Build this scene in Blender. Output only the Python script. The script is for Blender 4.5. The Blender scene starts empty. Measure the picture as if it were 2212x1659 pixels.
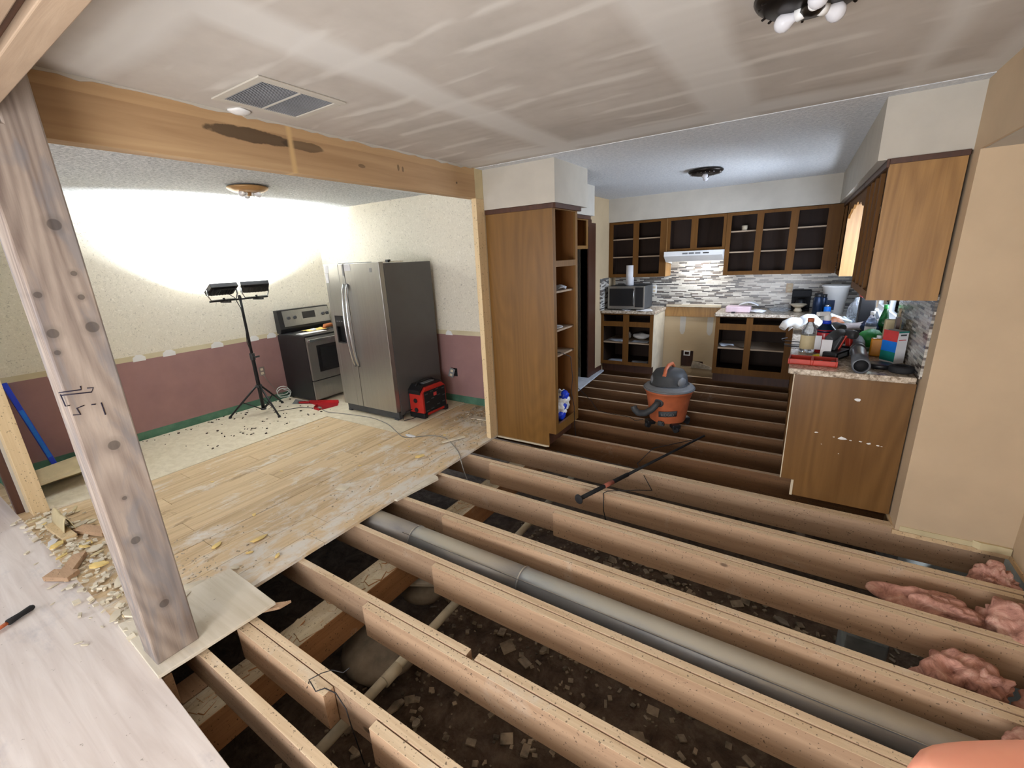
import bpy, bmesh, math, random
from mathutils import Matrix, Vector, Euler
random.seed(7)
SC = bpy.context.scene
COL = SC.collection
PI = math.pi

# ------------------------------------------------------------------ camera, world, lights, exposure
cam_d = bpy.data.cameras.new('camera')
cam_d.sensor_width = 36.0
cam_d.lens = 36.0 * 943.7 / 2212.0
cam_d.clip_start = 0.01
cam = bpy.data.objects.new('camera', cam_d)
COL.objects.link(cam)
_r = Vector((0.84318616, 0.5356739, -0.04572271))
_d = Vector((0.11147054, -0.25739103, -0.95985633))
_f = Vector((-0.5259386, 0.80424084, -0.27674041))
cam.matrix_world = Matrix(((_r.x, -_d.x, -_f.x, 2.384), (_r.y, -_d.y, -_f.y, 0.0), (_r.z, -_d.z, -_f.z, 1.704), (0, 0, 0, 1)))
SC.camera = cam

SC.view_settings.view_transform = 'Standard'
SC.view_settings.look = 'None'
SC.view_settings.gamma = 1.0
SC.view_settings.use_curve_mapping = False
SC.view_settings.exposure = 0.26
SC.cycles.max_bounces = 7
SC.cycles.diffuse_bounces = 4
SC.cycles.glossy_bounces = 3
SC.cycles.transmission_bounces = 6
SC.cycles.transparent_max_bounces = 6
SC.cycles.use_adaptive_sampling = True
SC.cycles.adaptive_threshold = 0.03
SC.cycles.use_denoising = True

w = bpy.data.worlds.new('world')
SC.world = w
w.use_nodes = True
w.node_tree.nodes['Background'].inputs[0].default_value = (0.75, 0.85, 1.0, 1)
w.node_tree.nodes['Background'].inputs[1].default_value = 2.5


def area(name, loc, target, size, power, color, size_y=None, spread=None):
    l = bpy.data.lights.new(name, 'AREA')
    l.energy = power
    l.color = color
    l.shape = 'RECTANGLE'
    l.size = size
    l.size_y = size_y or size
    if spread:
        l.spread = spread
    o = bpy.data.objects.new(name, l)
    COL.objects.link(o)
    o.location = loc
    o.rotation_euler = (Vector(target) - Vector(loc)).to_track_quat('-Z', 'Y').to_euler()
    return o


# daylight entering by the kitchen window and by the windows of the room behind the camera
area('daylight_kitchen_window', (3.30, 5.05, 1.55), (1.9, 4.9, 2.6), 1.25, 56, (0.80, 0.88, 1.0), 0.95)
area('daylight_kitchen_sky', (3.28, 5.05, 1.75), (2.5, 5.9, 0.9), 1.2, 46, (0.60, 0.74, 1.0), 0.7)
area('daylight_rear_window', (-1.3, -2.75, 1.45), (-0.4, 1.2, 0.6), 2.0, 30, (0.84, 0.90, 1.0), 1.3)
area('daylight_rear_window', (2.2, -2.75, 1.35), (1.6, 1.8, 0.9), 1.8, 16, (1.0, 0.96, 0.90), 1.3)

sun_d = bpy.data.lights.new('sun', 'SUN')
sun_d.energy = 5.0
sun_d.angle = 0.06
sun_d.color = (0.92, 0.95, 1.0)
sun = bpy.data.objects.new('sun', sun_d)
COL.objects.link(sun)
sun.rotation_euler = Vector((-0.50, 0.42, -0.76)).to_track_quat('-Z', 'Y').to_euler()
# added fill light without a fixture, behind the camera and thrown at the ceiling
area('added_ceiling_fill', (1.7, -1.5, 0.8), (1.6, 0.0, 2.44), 1.5, 105, (0.97, 0.97, 1.0))


# ------------------------------------------------------------------ materials
def lin(c):
    return tuple((v / 255 / 12.92 if v / 255 <= 0.04045 else ((v / 255 + 0.055) / 1.055) ** 2.4) for v in c)


def rgba(c):
    return lin(c) + (1,)


class NT:
    """tiny node builder"""
    def __init__(self, name):
        self.m = bpy.data.materials.new(name)
        self.m.use_nodes = True
        self.t = self.m.node_tree
        self.b = self.t.nodes['Principled BSDF']
        self.tc = None

    def n(self, typ, **kw):
        x = self.t.nodes.new(typ)
        for k, v in kw.items():
            setattr(x, k, v)
        return x

    def l(self, a, b):
        self.t.links.new(a, b)

    def coord(self, scale=(1, 1, 1), loc=(0, 0, 0), rot=(0, 0, 0), kind='Object'):
        if self.tc is None:
            self.tc = self.n('ShaderNodeTexCoord')
        mp = self.n('ShaderNodeMapping')
        mp.inputs['Scale'].default_value = scale
        mp.inputs['Location'].default_value = loc
        mp.inputs['Rotation'].default_value = rot
        self.l(self.tc.outputs[kind], mp.inputs[0])
        return mp.outputs[0]

    def rcoord(self, scale=(1, 1, 1), loc=(0, 0, 0)):
        """object coordinates shifted by a random amount per object"""
        v = self.coord(scale, loc)
        oi = self.n('ShaderNodeObjectInfo')
        a = self.n('ShaderNodeVectorMath', operation='MULTIPLY_ADD')
        self.l(oi.outputs['Random'], a.inputs[0])
        a.inputs[1].default_value = (31.0, 17.0, 23.0)
        self.l(v, a.inputs[2])
        return a.outputs[0]

    def noise(self, vec, scale=5, detail=4, rough=0.55, dist=0.0):
        x = self.n('ShaderNodeTexNoise')
        x.inputs['Scale'].default_value = scale
        x.inputs['Detail'].default_value = detail
        x.inputs['Roughness'].default_value = rough
        x.inputs['Distortion'].default_value = dist
        self.l(vec, x.inputs['Vector'])
        return x.outputs['Fac']

    def ramp(self, fac, stops, interp='LINEAR'):
        x = self.n('ShaderNodeValToRGB')
        x.color_ramp.interpolation = interp
        el = x.color_ramp.elements
        while len(el) < len(stops):
            el.new(0.5)
        for e, (p, c) in zip(el, stops):
            e.position = p
            e.color = rgba(c) if isinstance(c, tuple) else (c, c, c, 1)
        self.l(fac, x.inputs[0])
        return x.outputs[0]

    def mix(self, fac, a, b, mode='MIX'):
        x = self.n('ShaderNodeMix', data_type='RGBA', blend_type=mode)
        for s, v in ((x.inputs[0], fac), (x.inputs[6], a), (x.inputs[7], b)):
            if isinstance(v, tuple):
                s.default_value = rgba(v)
            elif isinstance(v, (int, float)):
                s.default_value = v
            else:
                self.l(v, s)
        return x.outputs[2]

    def math(self, op, a, b=0.0, c=None, clamp=False):
        x = self.n('ShaderNodeMath', operation=op)
        x.use_clamp = clamp
        for i, v in enumerate((a, b, c)):
            if v is None:
                continue
            if isinstance(v, (int, float)):
                x.inputs[i].default_value = v
            else:
                self.l(v, x.inputs[i])
        return x.outputs[0]

    def xyz(self, vec=None):
        x = self.n('ShaderNodeSeparateXYZ')
        self.l(vec if vec is not None else self.coord(), x.inputs[0])
        return x.outputs

    def bump(self, h, strength=0.3, dist=0.01):
        x = self.n('ShaderNodeBump')
        x.inputs['Strength'].default_value = strength
        x.inputs['Distance'].default_value = dist
        self.l(h, x.inputs['Height'])
        self.l(x.outputs[0], self.b.inputs['Normal'])

    def done(self, col, rough=0.7, metal=0.0, spec=0.4):
        s = self.b.inputs
        if isinstance(col, tuple):
            s['Base Color'].default_value = rgba(col)
        else:
            self.l(col, s['Base Color'])
        if isinstance(rough, (int, float)):
            s['Roughness'].default_value = rough
        else:
            self.l(rough, s['Roughness'])
        s['Metallic'].default_value = metal
        s['Specular IOR Level'].default_value = spec
        return self.m


def plain(name, c, rough=0.6, metal=0.0, var=0.12, vs=6, bump=0.0, bs=60, spec=0.4):
    t = NT(name)
    f = t.noise(t.coord(), vs, 4)
    lo = tuple(max(0, v * (1 - var)) for v in c)
    hi = tuple(min(255, v * (1 + var * 0.6)) for v in c)
    col = t.ramp(f, [(0.3, lo), (0.7, hi)])
    if bump:
        t.bump(t.noise(t.coord(), bs, 3), bump, 0.004)
    return t.done(col, rough, metal, spec)


def wood(name, light, dark, axis='x', fine=26, rough=0.65, dirt=0.0, dirtcol=(205, 200, 190), specks=0.0, knots=None, autoknots=0.0,
         figure=0.0, contrast=1.0, seed=0.0, spec=0.3, low=0.3, figw=0.06, streak=None):
    t = NT(name)
    ai = 'xyz'.index(axis)
    sc = [1.0, 1.0, 1.0]
    sc[ai] = 0.05
    v = t.rcoord(tuple(sc), (seed, seed * 1.7, seed * 0.6))
    n1 = t.noise(v, fine, 7, 0.68, 0.9)
    n2 = t.noise(v, fine * 0.3, 3, 0.5, 1.6)
    f = t.math('ADD', t.math('MULTIPLY', n1, 1.0 - low), t.math('MULTIPLY', n2, low))
    if figure:
        sc2 = [1.0, 1.0, 1.0]
        sc2[ai] = 0.16
        # growth rings: contour lines of a smooth field stretched along the grain
        lo = t.noise(t.rcoord(tuple(sc2), (seed + 0.3, 0.1, 0.2)), 2.6, 1.2, 0.4)
        ln = t.math('SINE', t.math('MULTIPLY', lo, figure * 9.0))
        f = t.math('ADD', f, t.math('MULTIPLY', ln, figw))
    h = 0.22 / contrast
    col = t.ramp(f, [(0.5 - h, dark), (0.5 + h, light)])
    if streak:
        sv = t.noise(t.rcoord(tuple(0.22 if i == ai else 1.0 for i in range(3)), (9, 4, 2)), 9, 4, 0.6, 1.0)
        col = t.mix(t.ramp(sv, [(0.50, 0.0), (0.62, 0.55)]), col, tuple(int(v * 0.78) for v in streak))
    if autoknots:
        sk = [1.6, 1.6, 1.6]
        sk[ai] = 0.9
        vo = t.n('ShaderNodeTexVoronoi', feature='F1')
        vo.inputs['Scale'].default_value = 2.6
        t.l(t.rcoord(tuple(sk), (seed * 3, seed, 2.0 + seed)), vo.inputs['Vector'])
        k = t.ramp(vo.outputs['Distance'], [(autoknots * 0.55, 1.0), (autoknots, 0.0)])
        col = t.mix(t.math('MULTIPLY', k, 0.75), col, tuple(int(v * 0.5) for v in dark))
    if knots:
        o = t.xyz()
        ax = {'x': (1, 2), 'y': (0, 2), 'z': (1, 2)}[axis]
        tot = None
        for (a, b, r) in knots:
            da = t.math('SUBTRACT', o[ax[0]], a)
            db = t.math('MULTIPLY', t.math('SUBTRACT', o[ax[1]], b), 1.0 if axis == 'z' else 1.25)
            d = t.math('SQRT', t.math('ADD', t.math('MULTIPLY', da, da), t.math('MULTIPLY', db, db)))
            m = t.math('ADD', t.math('MULTIPLY', t.math('MULTIPLY_ADD', d, -6.0 / r, 6.0, clamp=True), 0.62), t.math('MULTIPLY', t.math('MULTIPLY_ADD', d, -1.2 / r, 2.4, clamp=True), 0.28))
            tot = m if tot is None else t.math('MAXIMUM', tot, m)
        col = t.mix(t.math('MULTIPLY', tot, 0.72), col, tuple(int(v * 0.45) for v in dark))
    if dirt:
        dn = t.noise(t.rcoord((1, 1, 1), (3.1, 1.2, 0.4)), 3.4, 8, 0.72, 0.5)
        col = t.mix(t.math('MULTIPLY', t.ramp(dn, [(0.62 - dirt * 0.25, 0.0), (0.70, 1.0)]), min(0.85, dirt + 0.2)), col, dirtcol)
    if specks:
        sn = t.noise(t.rcoord((1, 1, 1), (5, 5, 5)), 95, 1, 0.5)
        col = t.mix(t.ramp(sn, [(0.70 - specks * 0.04, 0.0), (0.72, 0.7)]), col, (60, 48, 40))
    t.bump(n1, 0.18, 0.004)
    return t.done(col, rough, 0.0, spec)


M = {}
JL, JD = (182, 154, 126), (145, 117, 93)  # side tones darkened to put the shade on joist sides into the colour
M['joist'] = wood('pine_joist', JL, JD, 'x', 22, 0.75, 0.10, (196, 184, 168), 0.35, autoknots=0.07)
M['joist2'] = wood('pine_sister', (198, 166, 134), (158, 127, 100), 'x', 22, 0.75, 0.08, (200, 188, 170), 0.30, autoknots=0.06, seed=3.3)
M['joist3'] = wood('pine_joist_dark', (134, 98, 66), (94, 66, 44), 'x', 22, 0.8, 0.08, (170, 156, 140), 0.35, autoknots=0.07, seed=6.1)  # deeper brown for the kitchen joists
M['joisttop_lit'] = wood('pine_joist_lit_top', (232, 212, 180), (198, 170, 136), 'x', 30, 0.85, 0.22, (222, 216, 204), 0.9, seed=8.1, low=0.15)  # light from above painted in: tops paler than sides, besides dust and specks
M['joisttop_lit_dark'] = wood('pine_joist_lit_top_dark', (196, 172, 142), (150, 122, 94), 'x', 30, 0.85, 0.2, (206, 198, 184), 0.6, seed=8.7, low=0.15)  # same painted top light on the darker kitchen joists
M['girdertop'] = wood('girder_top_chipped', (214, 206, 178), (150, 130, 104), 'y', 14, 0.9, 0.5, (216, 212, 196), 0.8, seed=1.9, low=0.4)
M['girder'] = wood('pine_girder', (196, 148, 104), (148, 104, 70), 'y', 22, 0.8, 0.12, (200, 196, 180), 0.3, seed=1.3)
M['post'] = wood('weathered_post', (168, 154, 141), (112, 98, 90), 'z', 21, 0.7, 0.0, specks=0.0, figure=24.0, figw=0.06, contrast=1.25, streak=(150, 150, 156), seed=2.2, low=0.45,
                 knots=[(a - .485, b - .018, c) for a, b, c in [(0.519, 1.891, .021), (0.425, 1.519, .018), (0.535, 1.526, .022), (0.49, 1.058, .021), (0.462, 0.634, .018),
                        (0.487, 0.29, .020), (0.47, 0.83, .009), (0.42, 1.656, .012), (0.53, 1.723, .010), (0.53, 1.638, .011), (0.42, 1.45, .01)]])
M['beamwood'] = None
M['header'] = wood('overhead_header', (170, 148, 124), (126, 104, 84), 'x', 20, 0.7, 0.0, autoknots=0.09, seed=4.0)
M['stud'] = wood('new_stud', (228, 206, 166), (206, 178, 134), 'z', 24, 0.7, 0, specks=0.2, autoknots=0.08, seed=2.4)
M['stud_y'] = wood('plate_wood', (222, 196, 156), (190, 156, 116), 'y', 24, 0.7, 0.1, specks=0.2, seed=2.4)
M['pantry'] = wood('golden_plywood', (134, 96, 46), (106, 74, 32), 'z', 14, 0.38, 0.0, figure=14.0, figw=0.05, contrast=0.9, seed=1.1, spec=0.5)
M['face'] = wood('stained_frame', (116, 76, 30), (84, 54, 20), 'z', 24, 0.6, 0, contrast=0.9, seed=5.2, spec=0.2)
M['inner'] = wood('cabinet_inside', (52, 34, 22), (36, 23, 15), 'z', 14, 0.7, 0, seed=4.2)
M['pinner'] = wood('pantry_inside', (138, 92, 46), (108, 70, 32), 'z', 12, 0.6, 0, seed=4.6)
M['shelfw'] = wood('shelf_board', (182, 160, 136), (150, 128, 104), 'x', 20, 0.6, 0, seed=2.9)
M['endpanel'] = wood('oak_end_panel', (168, 126, 70), (130, 92, 46), 'z', 26, 0.42, 0, figure=18.0, figw=0.08, contrast=1.0, seed=0.4, spec=0.5)
M['penpanel'] = wood('peninsula_panel', (132, 96, 54), (94, 64, 32), 'z', 10, 0.28, 0, figure=9.0, figw=0.08, contrast=0.8, seed=7.7, spec=0.55)
M['darktrim'] = wood('dark_trim', (86, 52, 34), (54, 30, 20), 'z', 22, 0.45, 0, spec=0.5)
M['painted_side'] = plain('painted_side', (206, 192, 166), 0.8, var=0.08)
M['white_paint'] = plain('soffit_paint', (190, 184, 172), 0.85, var=0.03, bump=0.12)
M['tan_wall'] = plain('tan_wall', (190, 168, 134), 0.85, var=0.03, vs=3, bump=0.12)
M['cream_wall'] = plain('cream_wall', (196, 173, 143), 0.85, var=0.04, vs=3, bump=0.15)
M['black'] = plain('black_plastic', (26, 26, 28), 0.4)
M['matblack'] = plain('matt_black', (22, 22, 24), 0.75)
M['charcoal'] = plain('charcoal_plastic', (64, 66, 68), 0.55)
M['grey'] = plain('grey_plastic', (120, 122, 124), 0.5)
M['wandgrey'] = plain('wand_grey', (84, 88, 94), 0.35)
M['white'] = plain('white_plastic', (232, 232, 230), 0.4, var=0.03)
M['paper'] = plain('paper', (226, 226, 228), 0.8, var=0.05)
M['brass'] = plain('old_brass', (172, 134, 88), 0.4, 0.25)
M['darkbronze'] = plain('dark_bronze', (44, 38, 34), 0.3, 0.7)
M['chrome'] = plain('chrome', (200, 204, 208), 0.2, 1.0, var=0.02)
M['galv'] = None
M['pvc'] = plain('dusty_pvc', (196, 186, 160), 0.6, var=0.15)
M['red'] = plain('red_plastic', (176, 40, 30), 0.45, var=0.1)
M['redorange'] = plain('red_orange_plastic', (188, 58, 40), 0.45, var=0.1)
M['orange'] = plain('vacuum_orange', (192, 104, 66), 0.5, var=0.12)
M['blue'] = plain('blue_plastic', (28, 62, 200), 0.4)
M['darkblue'] = plain('dark_blue_metal', (24, 40, 66), 0.3, 0.4)
M['green'] = plain('green_plastic', (48, 150, 70), 0.45, var=0.2)
M['amber'] = plain('amber_plastic', (214, 138, 22), 0.4)
M['teal'] = plain('teal_print', (28, 128, 116), 0.5)
M['boxblue'] = plain('blue_print', (20, 116, 214), 0.5)
M['boxred'] = plain('red_print', (204, 66, 66), 0.5)
M['yellow'] = plain('yellow', (236, 214, 40), 0.5)
M['tanpaper'] = plain('tan_vinyl', (206, 190, 150), 0.6, var=0.08)
M['greycloth'] = plain('grey_cloth', (134, 122, 116), 0.9, var=0.2)
M['greencloth'] = plain('green_cloth', (70, 112, 88), 0.9, var=0.25)
M['rubber'] = plain('rubber', (36, 36, 38), 0.8)
M['wire'] = plain('grey_wire', (132, 128, 120), 0.5)
M['wirewhite'] = plain('white_wire', (216, 222, 220), 0.5)
M['wiredark'] = plain('dark_wire', (34, 32, 34), 0.5)
M['ink'] = plain('marker_ink', (34, 28, 48), 0.6)
M['leather'] = plain('brown_leather', (150, 84, 40), 0.5, var=0.25)


def glass(name, c, rough=0.05, trans=0.9):
    t = NT(name)
    t.b.inputs['Transmission Weight'].default_value = trans
    t.b.inputs['IOR'].default_value = 1.3
    return t.done(c, rough)


M['clear'] = glass('clear_plastic', (225, 232, 240))
M['redclear'] = glass('red_clear_plastic', (214, 60, 66), 0.15, 0.55)
M['greenglass'] = glass('green_glass', (30, 96, 48), 0.05, 0.6)
M['bulb'] = glass('bulb_glass', (240, 240, 244), 0.15, 0.35)


def emit(name, c, s):
    t = NT(name)
    t.b.inputs['Emission Color'].default_value = rgba(c)
    t.b.inputs['Emission Strength'].default_value = s
    return t.done(c)


def mk_wallpaper():
    t = NT('papered_wall')
    o = t.xyz()
    v = t.coord((1, 1, 1))
    fl = t.noise(t.coord((1.0, 1.0, 1.0), (0, 0, 0), (0.5, 0.4, 0.3)), 42, 3, 0.6, 1.6)
    paper = t.ramp(fl, [(0.31, (178, 172, 158)), (0.38, (220, 214, 198)), (0.60, (228, 222, 206)), (0.68, (240, 235, 222))])
    strip = t.ramp(t.noise(v, 3, 3), [(0.35, (196, 184, 150)), (0.65, (210, 200, 168))])
    maroon = t.ramp(t.noise(v, 4, 3), [(0.3, (146, 112, 110)), (0.7, (158, 122, 118))])
    green = t.ramp(t.noise(v, 9, 3), [(0.3, (66, 104, 86)), (0.7, (88, 130, 106))])
    c = t.mix(t.math('GREATER_THAN', o[2], 0.092), green, maroon)
    c = t.mix(t.math('GREATER_THAN', o[2], 0.852), c, strip)
    c = t.mix(t.math('GREATER_THAN', o[2], 0.905), c, paper)
    t.bump(t.noise(v, 60, 2), 0.1, 0.003)
    return t.done(c, 0.8)


def mk_drywall():
    """bare taped drywall: mud bands on the long joints (x) and thin skim streaks across (y)"""
    t = NT('taped_drywall')
    o = t.xyz()
    v = t.coord()
    wob = t.math('MULTIPLY', t.math('SUBTRACT', t.noise(v, 2.2, 3), 0.5), 0.10)
    x = t.math('ADD', o[0], wob)
    y = t.math('ADD', o[1], wob)
    base = t.ramp(t.noise(v, 2.6, 5, 0.6), [(0.3, (176, 169, 160)), (0.7, (196, 189, 180))])
    # long joints
    m = None
    for c0, h in ((0.86, 0.10), (1.96, 0.13), (3.1, 0.12), (-0.25, 0.1), (2.75, 0.05)):
        a = t.math('ABSOLUTE', t.math('SUBTRACT', x, c0))
        k = t.math('MULTIPLY_ADD', a, -14.0, 14.0 * h + 0.5, clamp=True)
        m = k if m is None else t.math('MAXIMUM', m, k)
    for c0, h in ((3.08, 0.10), (0.75, 0.07)):
        a = t.math('ABSOLUTE', t.math('SUBTRACT', y, c0))
        m = t.math('MAXIMUM', m, t.math('MULTIPLY_ADD', a, -14.0, 14.0 * h + 0.5, clamp=True))
    # streaks every 0.203 m in y, broken up by noise stretched along x
    fr = t.math('FRACT', t.math('MULTIPLY', y, 1 / 0.203))
    s = t.math('MULTIPLY_ADD', t.math('ABSOLUTE', t.math('SUBTRACT', fr, 0.5)), -7.0, 1.4, clamp=True)
    brk = t.ramp(t.noise(t.coord((0.8, 2.4, 1)), 2.6, 2), [(0.50, 0.0), (0.58, 1.0)])
    s = t.math('MULTIPLY', s, brk)
    # softer blotches where the paper shows through
    fr2 = t.math('FRACT', t.math('MULTIPLY', y, 1 / 0.09))
    s2 = t.math('MULTIPLY', t.math('MULTIPLY_ADD', t.math('ABSOLUTE', t.math('SUBTRACT', fr2, 0.5)), -3.0, 1.1, clamp=True),
                t.ramp(t.noise(t.coord((0.8, 1.2, 1), (4, 4, 0)), 2.6, 3), [(0.46, 0.0), (0.62, 0.55)]))
    c = t.mix(t.math('MULTIPLY', s2, 0.5), base, (160, 149, 138))
    c = t.mix(t.math('MULTIPLY', s, 0.55), c, (220, 216, 208))
    c = t.mix(t.math('MULTIPLY', m, 0.75), c, (212, 209, 203))
    t.bump(t.noise(v, 40, 3), 0.05, 0.003)
    return t.done(c, 0.8)


def mk_textured(name='textured_ceiling', lo=(168, 173, 178), hi=(224, 226, 228)):
    t = NT(name)
    v = t.coord()
    n = t.noise(v, 48, 4, 0.7, 0.6)
    c = t.ramp(n, [(0.38, lo), (0.60, hi)])
    t.bump(n, 0.9, 0.012)
    return t.done(c, 0.95)


def mk_planks():
    """old board subfloor, grain along y, adhesive residue"""
    t = NT('subfloor_boards')
    v = t.coord((1, 0.06, 1))
    n1 = t.noise(v, 26, 5, 0.6, 0.5)
    g = t.n('ShaderNodeNewGeometry')
    f = t.math('ADD', t.math('MULTIPLY', n1, 0.80), t.math('MULTIPLY', g.outputs['Random Per Island'], 0.20))
    c = t.ramp(f, [(0.25, (174, 148, 112)), (0.50, (206, 180, 142)), (0.78, (222, 198, 160))])
    o = t.xyz()
    # plaster dust thickens towards the open edge (x = 0) and the stud
    e = t.math('MULTIPLY_ADD', o[0], 0.55, 0.62, clamp=True)
    dn = t.noise(t.coord((1, 0.6, 1)), 5.5, 9, 0.74, 0.4)
    dm = t.ramp(t.math('ADD', dn, t.math('MULTIPLY', e, 0.20)), [(0.54, 0.0), (0.68, 0.85)])
    c = t.mix(dm, c, (220, 216, 208))
    dn2 = t.noise(t.coord((1, 0.35, 1), (7, 2, 0)), 7, 8, 0.7, 0.6)
    c = t.mix(t.ramp(dn2, [(0.60, 0.0), (0.66, 0.6)]), c, (150, 124, 92))
    t.bump(n1, 0.15, 0.004)
    return t.done(c, 0.7)


def mk_pale_sheet(name, a, b, stain=(150, 150, 160), grain=0.06, axis='x'):
    t = NT(name)
    v = t.coord((grain, 1, 1) if axis == 'x' else (1, grain, 1))
    n1 = t.noise(v, 18, 5, 0.6, 0.6)
    c = t.ramp(n1, [(0.32, a), (0.68, b)])
    n2 = t.noise(t.coord((0.5, 1, 1)), 2.4, 6, 0.65)
    c = t.mix(t.ramp(n2, [(0.58, 0.0), (0.70, 0.5)]), c, stain)
    n3 = t.noise(t.coord(), 30, 5, 0.7)
    c = t.mix(t.ramp(n3, [(0.66, 0.0), (0.72, 0.7)]), c, (120, 108, 92))
    return t.done(c, 0.7)


def mk_dirt():
    t = NT('crawlspace_dirt')
    v = t.coord()
    n = t.noise(v, 7, 10, 0.75, 0.4)
    c = t.ramp(n, [(0.30, (62, 48, 38)), (0.50, (112, 92, 74)), (0.66, (140, 120, 100)), (0.74, (180, 164, 144))])
    t.bump(n, 1.0, 0.05)
    return t.done(c, 0.95)


def mk_mosaic():
    """thin horizontal strip mosaic of mixed greys and whites"""
    t = NT('strip_mosaic')
    o = t.xyz()
    u = t.math('ADD', o[0], o[1])
    zz = t.math('MULTIPLY', o[2], 1 / 0.0165)
    row = t.math('FLOOR', zz)
    wn = t.n('ShaderNodeTexWhiteNoise', noise_dimensions='1D')
    t.l(row, wn.inputs['W'])
    uu = t.math('ADD', t.math('MULTIPLY', u, 1 / 0.105), t.math('MULTIPLY', wn.outputs['Value'], 9.7))
    cell = t.math('FLOOR', uu)
    cb = t.n('ShaderNodeCombineXYZ')
    t.l(cell, cb.inputs[0])
    t.l(row, cb.inputs[1])
    w2 = t.n('ShaderNodeTexWhiteNoise', noise_dimensions='2D')
    t.l(cb.outputs[0], w2.inputs['Vector'])
    c = t.ramp(w2.outputs['Value'], [(0.0, (176, 170, 160)), (0.26, (80, 78, 78)), (0.44, (194, 190, 180)), (0.62, (110, 104, 98)), (0.74, (206, 202, 192)),
                                     (0.90, (92, 82, 76))], 'CONSTANT')
    gz = t.math('GREATER_THAN', t.math('ABSOLUTE', t.math('SUBTRACT', t.math('FRACT', zz), 0.5)), 0.44)
    gu = t.math('GREATER_THAN', t.math('ABSOLUTE', t.math('SUBTRACT', t.math('FRACT', uu), 0.5)), 0.485)
    g = t.math('MAXIMUM', gz, gu)
    c = t.mix(g, c, (150, 146, 138))
    return t.done(c, 0.25, 0, 0.5)


def mk_granite():
    t = NT('granite_laminate')
    v = t.coord()
    n = t.noise(v, 38, 6, 0.7, 0.6)
    c = t.ramp(n, [(0.34, (96, 84, 72)), (0.46, (170, 154, 134)), (0.60, (214, 202, 184)), (0.70, (236, 228, 214))])
    return t.done(c, 0.22, 0, 0.5)


def mk_galv():
    t = NT('dusty_galvanised')
    v = t.coord((0.25, 1, 1))
    n = t.noise(v, 9, 5, 0.6)
    g = t.n('ShaderNodeNewGeometry')
    sx = t.n('ShaderNodeSeparateXYZ')
    t.l(g.outputs['Normal'], sx.inputs[0])
    steel = t.ramp(n, [(0.3, (142, 146, 150)), (0.7, (176, 178, 180))])
    up = t.math('ADD', sx.outputs[2], t.math('MULTIPLY', t.math('SUBTRACT', n, 0.5), 0.5))
    dust = t.ramp(up, [(0.55, 0.0), (0.85, 0.9)])
    c = t.mix(dust, steel, (188, 180, 162))
    r = t.ramp(dust, [(0.0, 0.38), (1.0, 0.85)])
    return t.done(c, r, 0.55, 0.5)


def mk_steel(name='brushed_steel', c=(168, 166, 162), rough=0.32):
    t = NT(name)
    n = t.noise(t.coord((90, 90, 0.8)), 2.0, 3)
    col = t.ramp(n, [(0.3, tuple(int(v * 0.94) for v in c)), (0.7, c)])
    return t.done(col, rough, 0.85, 0.5)


def mk_beam():
    t = NT('fir_beam')
    v = t.coord((1, 0.05, 1))
    n1 = t.noise(v, 20, 5, 0.6, 0.6)
    n2 = t.noise(v, 5, 3, 0.5, 1.5)
    f = t.math('ADD', t.math('MULTIPLY', n1, 0.5), t.math('MULTIPLY', n2, 0.5))
    c = t.ramp(f, [(0.32, (158, 124, 88)), (0.68, (192, 160, 120))])
    o = t.xyz()
    # paler upper board
    c = t.mix(t.math('MULTIPLY', t.math('GREATER_THAN', t.math('ADD', o[2], t.math('MULTIPLY', n2, 0.006)), 2.387), 0.25), c, (216, 182, 134))
    # dark water stain
    n3 = t.noise(t.coord((1, 1, 1)), 12, 4)
    for (y0, z0, ry, rz, a) in ((1.38, 2.352, 0.24, 0.034, 0.8), (1.66, 2.348, 0.13, 0.026, 0.65), (2.36, 2.33, 0.012, 0.025, 0.6), (2.40, 2.325, 0.01, 0.02, 0.6),
                                (2.05, 2.30, 0.03, 0.012, 0.5), (2.98, 2.30, 0.012, 0.010, 0.8)):
        da = t.math('MULTIPLY', t.math('SUBTRACT', o[1], y0), 1 / ry)
        db = t.math('MULTIPLY', t.math('SUBTRACT', o[2], z0), 1 / rz)
        d = t.math('ADD', t.math('MULTIPLY', da, da), t.math('MULTIPLY', db, db))
        d = t.math('ADD', d, t.math('MULTIPLY', t.math('SUBTRACT', n3, 0.5), 1.6))
        k = t.ramp(d, [(0.75, a), (1.0, 0.0)])
        c = t.mix(k, c, (60, 48, 36))
    # rubbed lighter vertical marks
    a = t.math('ABSOLUTE', t.math('SUBTRACT', o[1], 1.585))
    c = t.mix(t.math('MULTIPLY_ADD', a, -60, 1.3, clamp=True), c, (206, 172, 122))
    t.bump(n1, 0.12, 0.004)
    return t.done(c, 0.6)


def mk_pink():
    t = NT('pink_fibreglass')
    v = t.coord()
    n = t.noise(v, 16, 8, 0.7, 0.8)
    c = t.ramp(n, [(0.32, (146, 100, 86)), (0.52, (200, 148, 130)), (0.70, (228, 190, 170))])
    t.bump(n, 0.8, 0.02)
    return t.done(c, 0.95)


def mk_skin():
    t = NT('skin')
    n = t.noise(t.coord(), 40, 5)
    c = t.ramp(n, [(0.3, (214, 142, 118)), (0.7, (228, 160, 134))])
    t.b.inputs['Subsurface Weight'].default_value = 0.15
    t.b.inputs['Subsurface Scale'].default_value = 0.004
    return t.done(c, 0.5)


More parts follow.
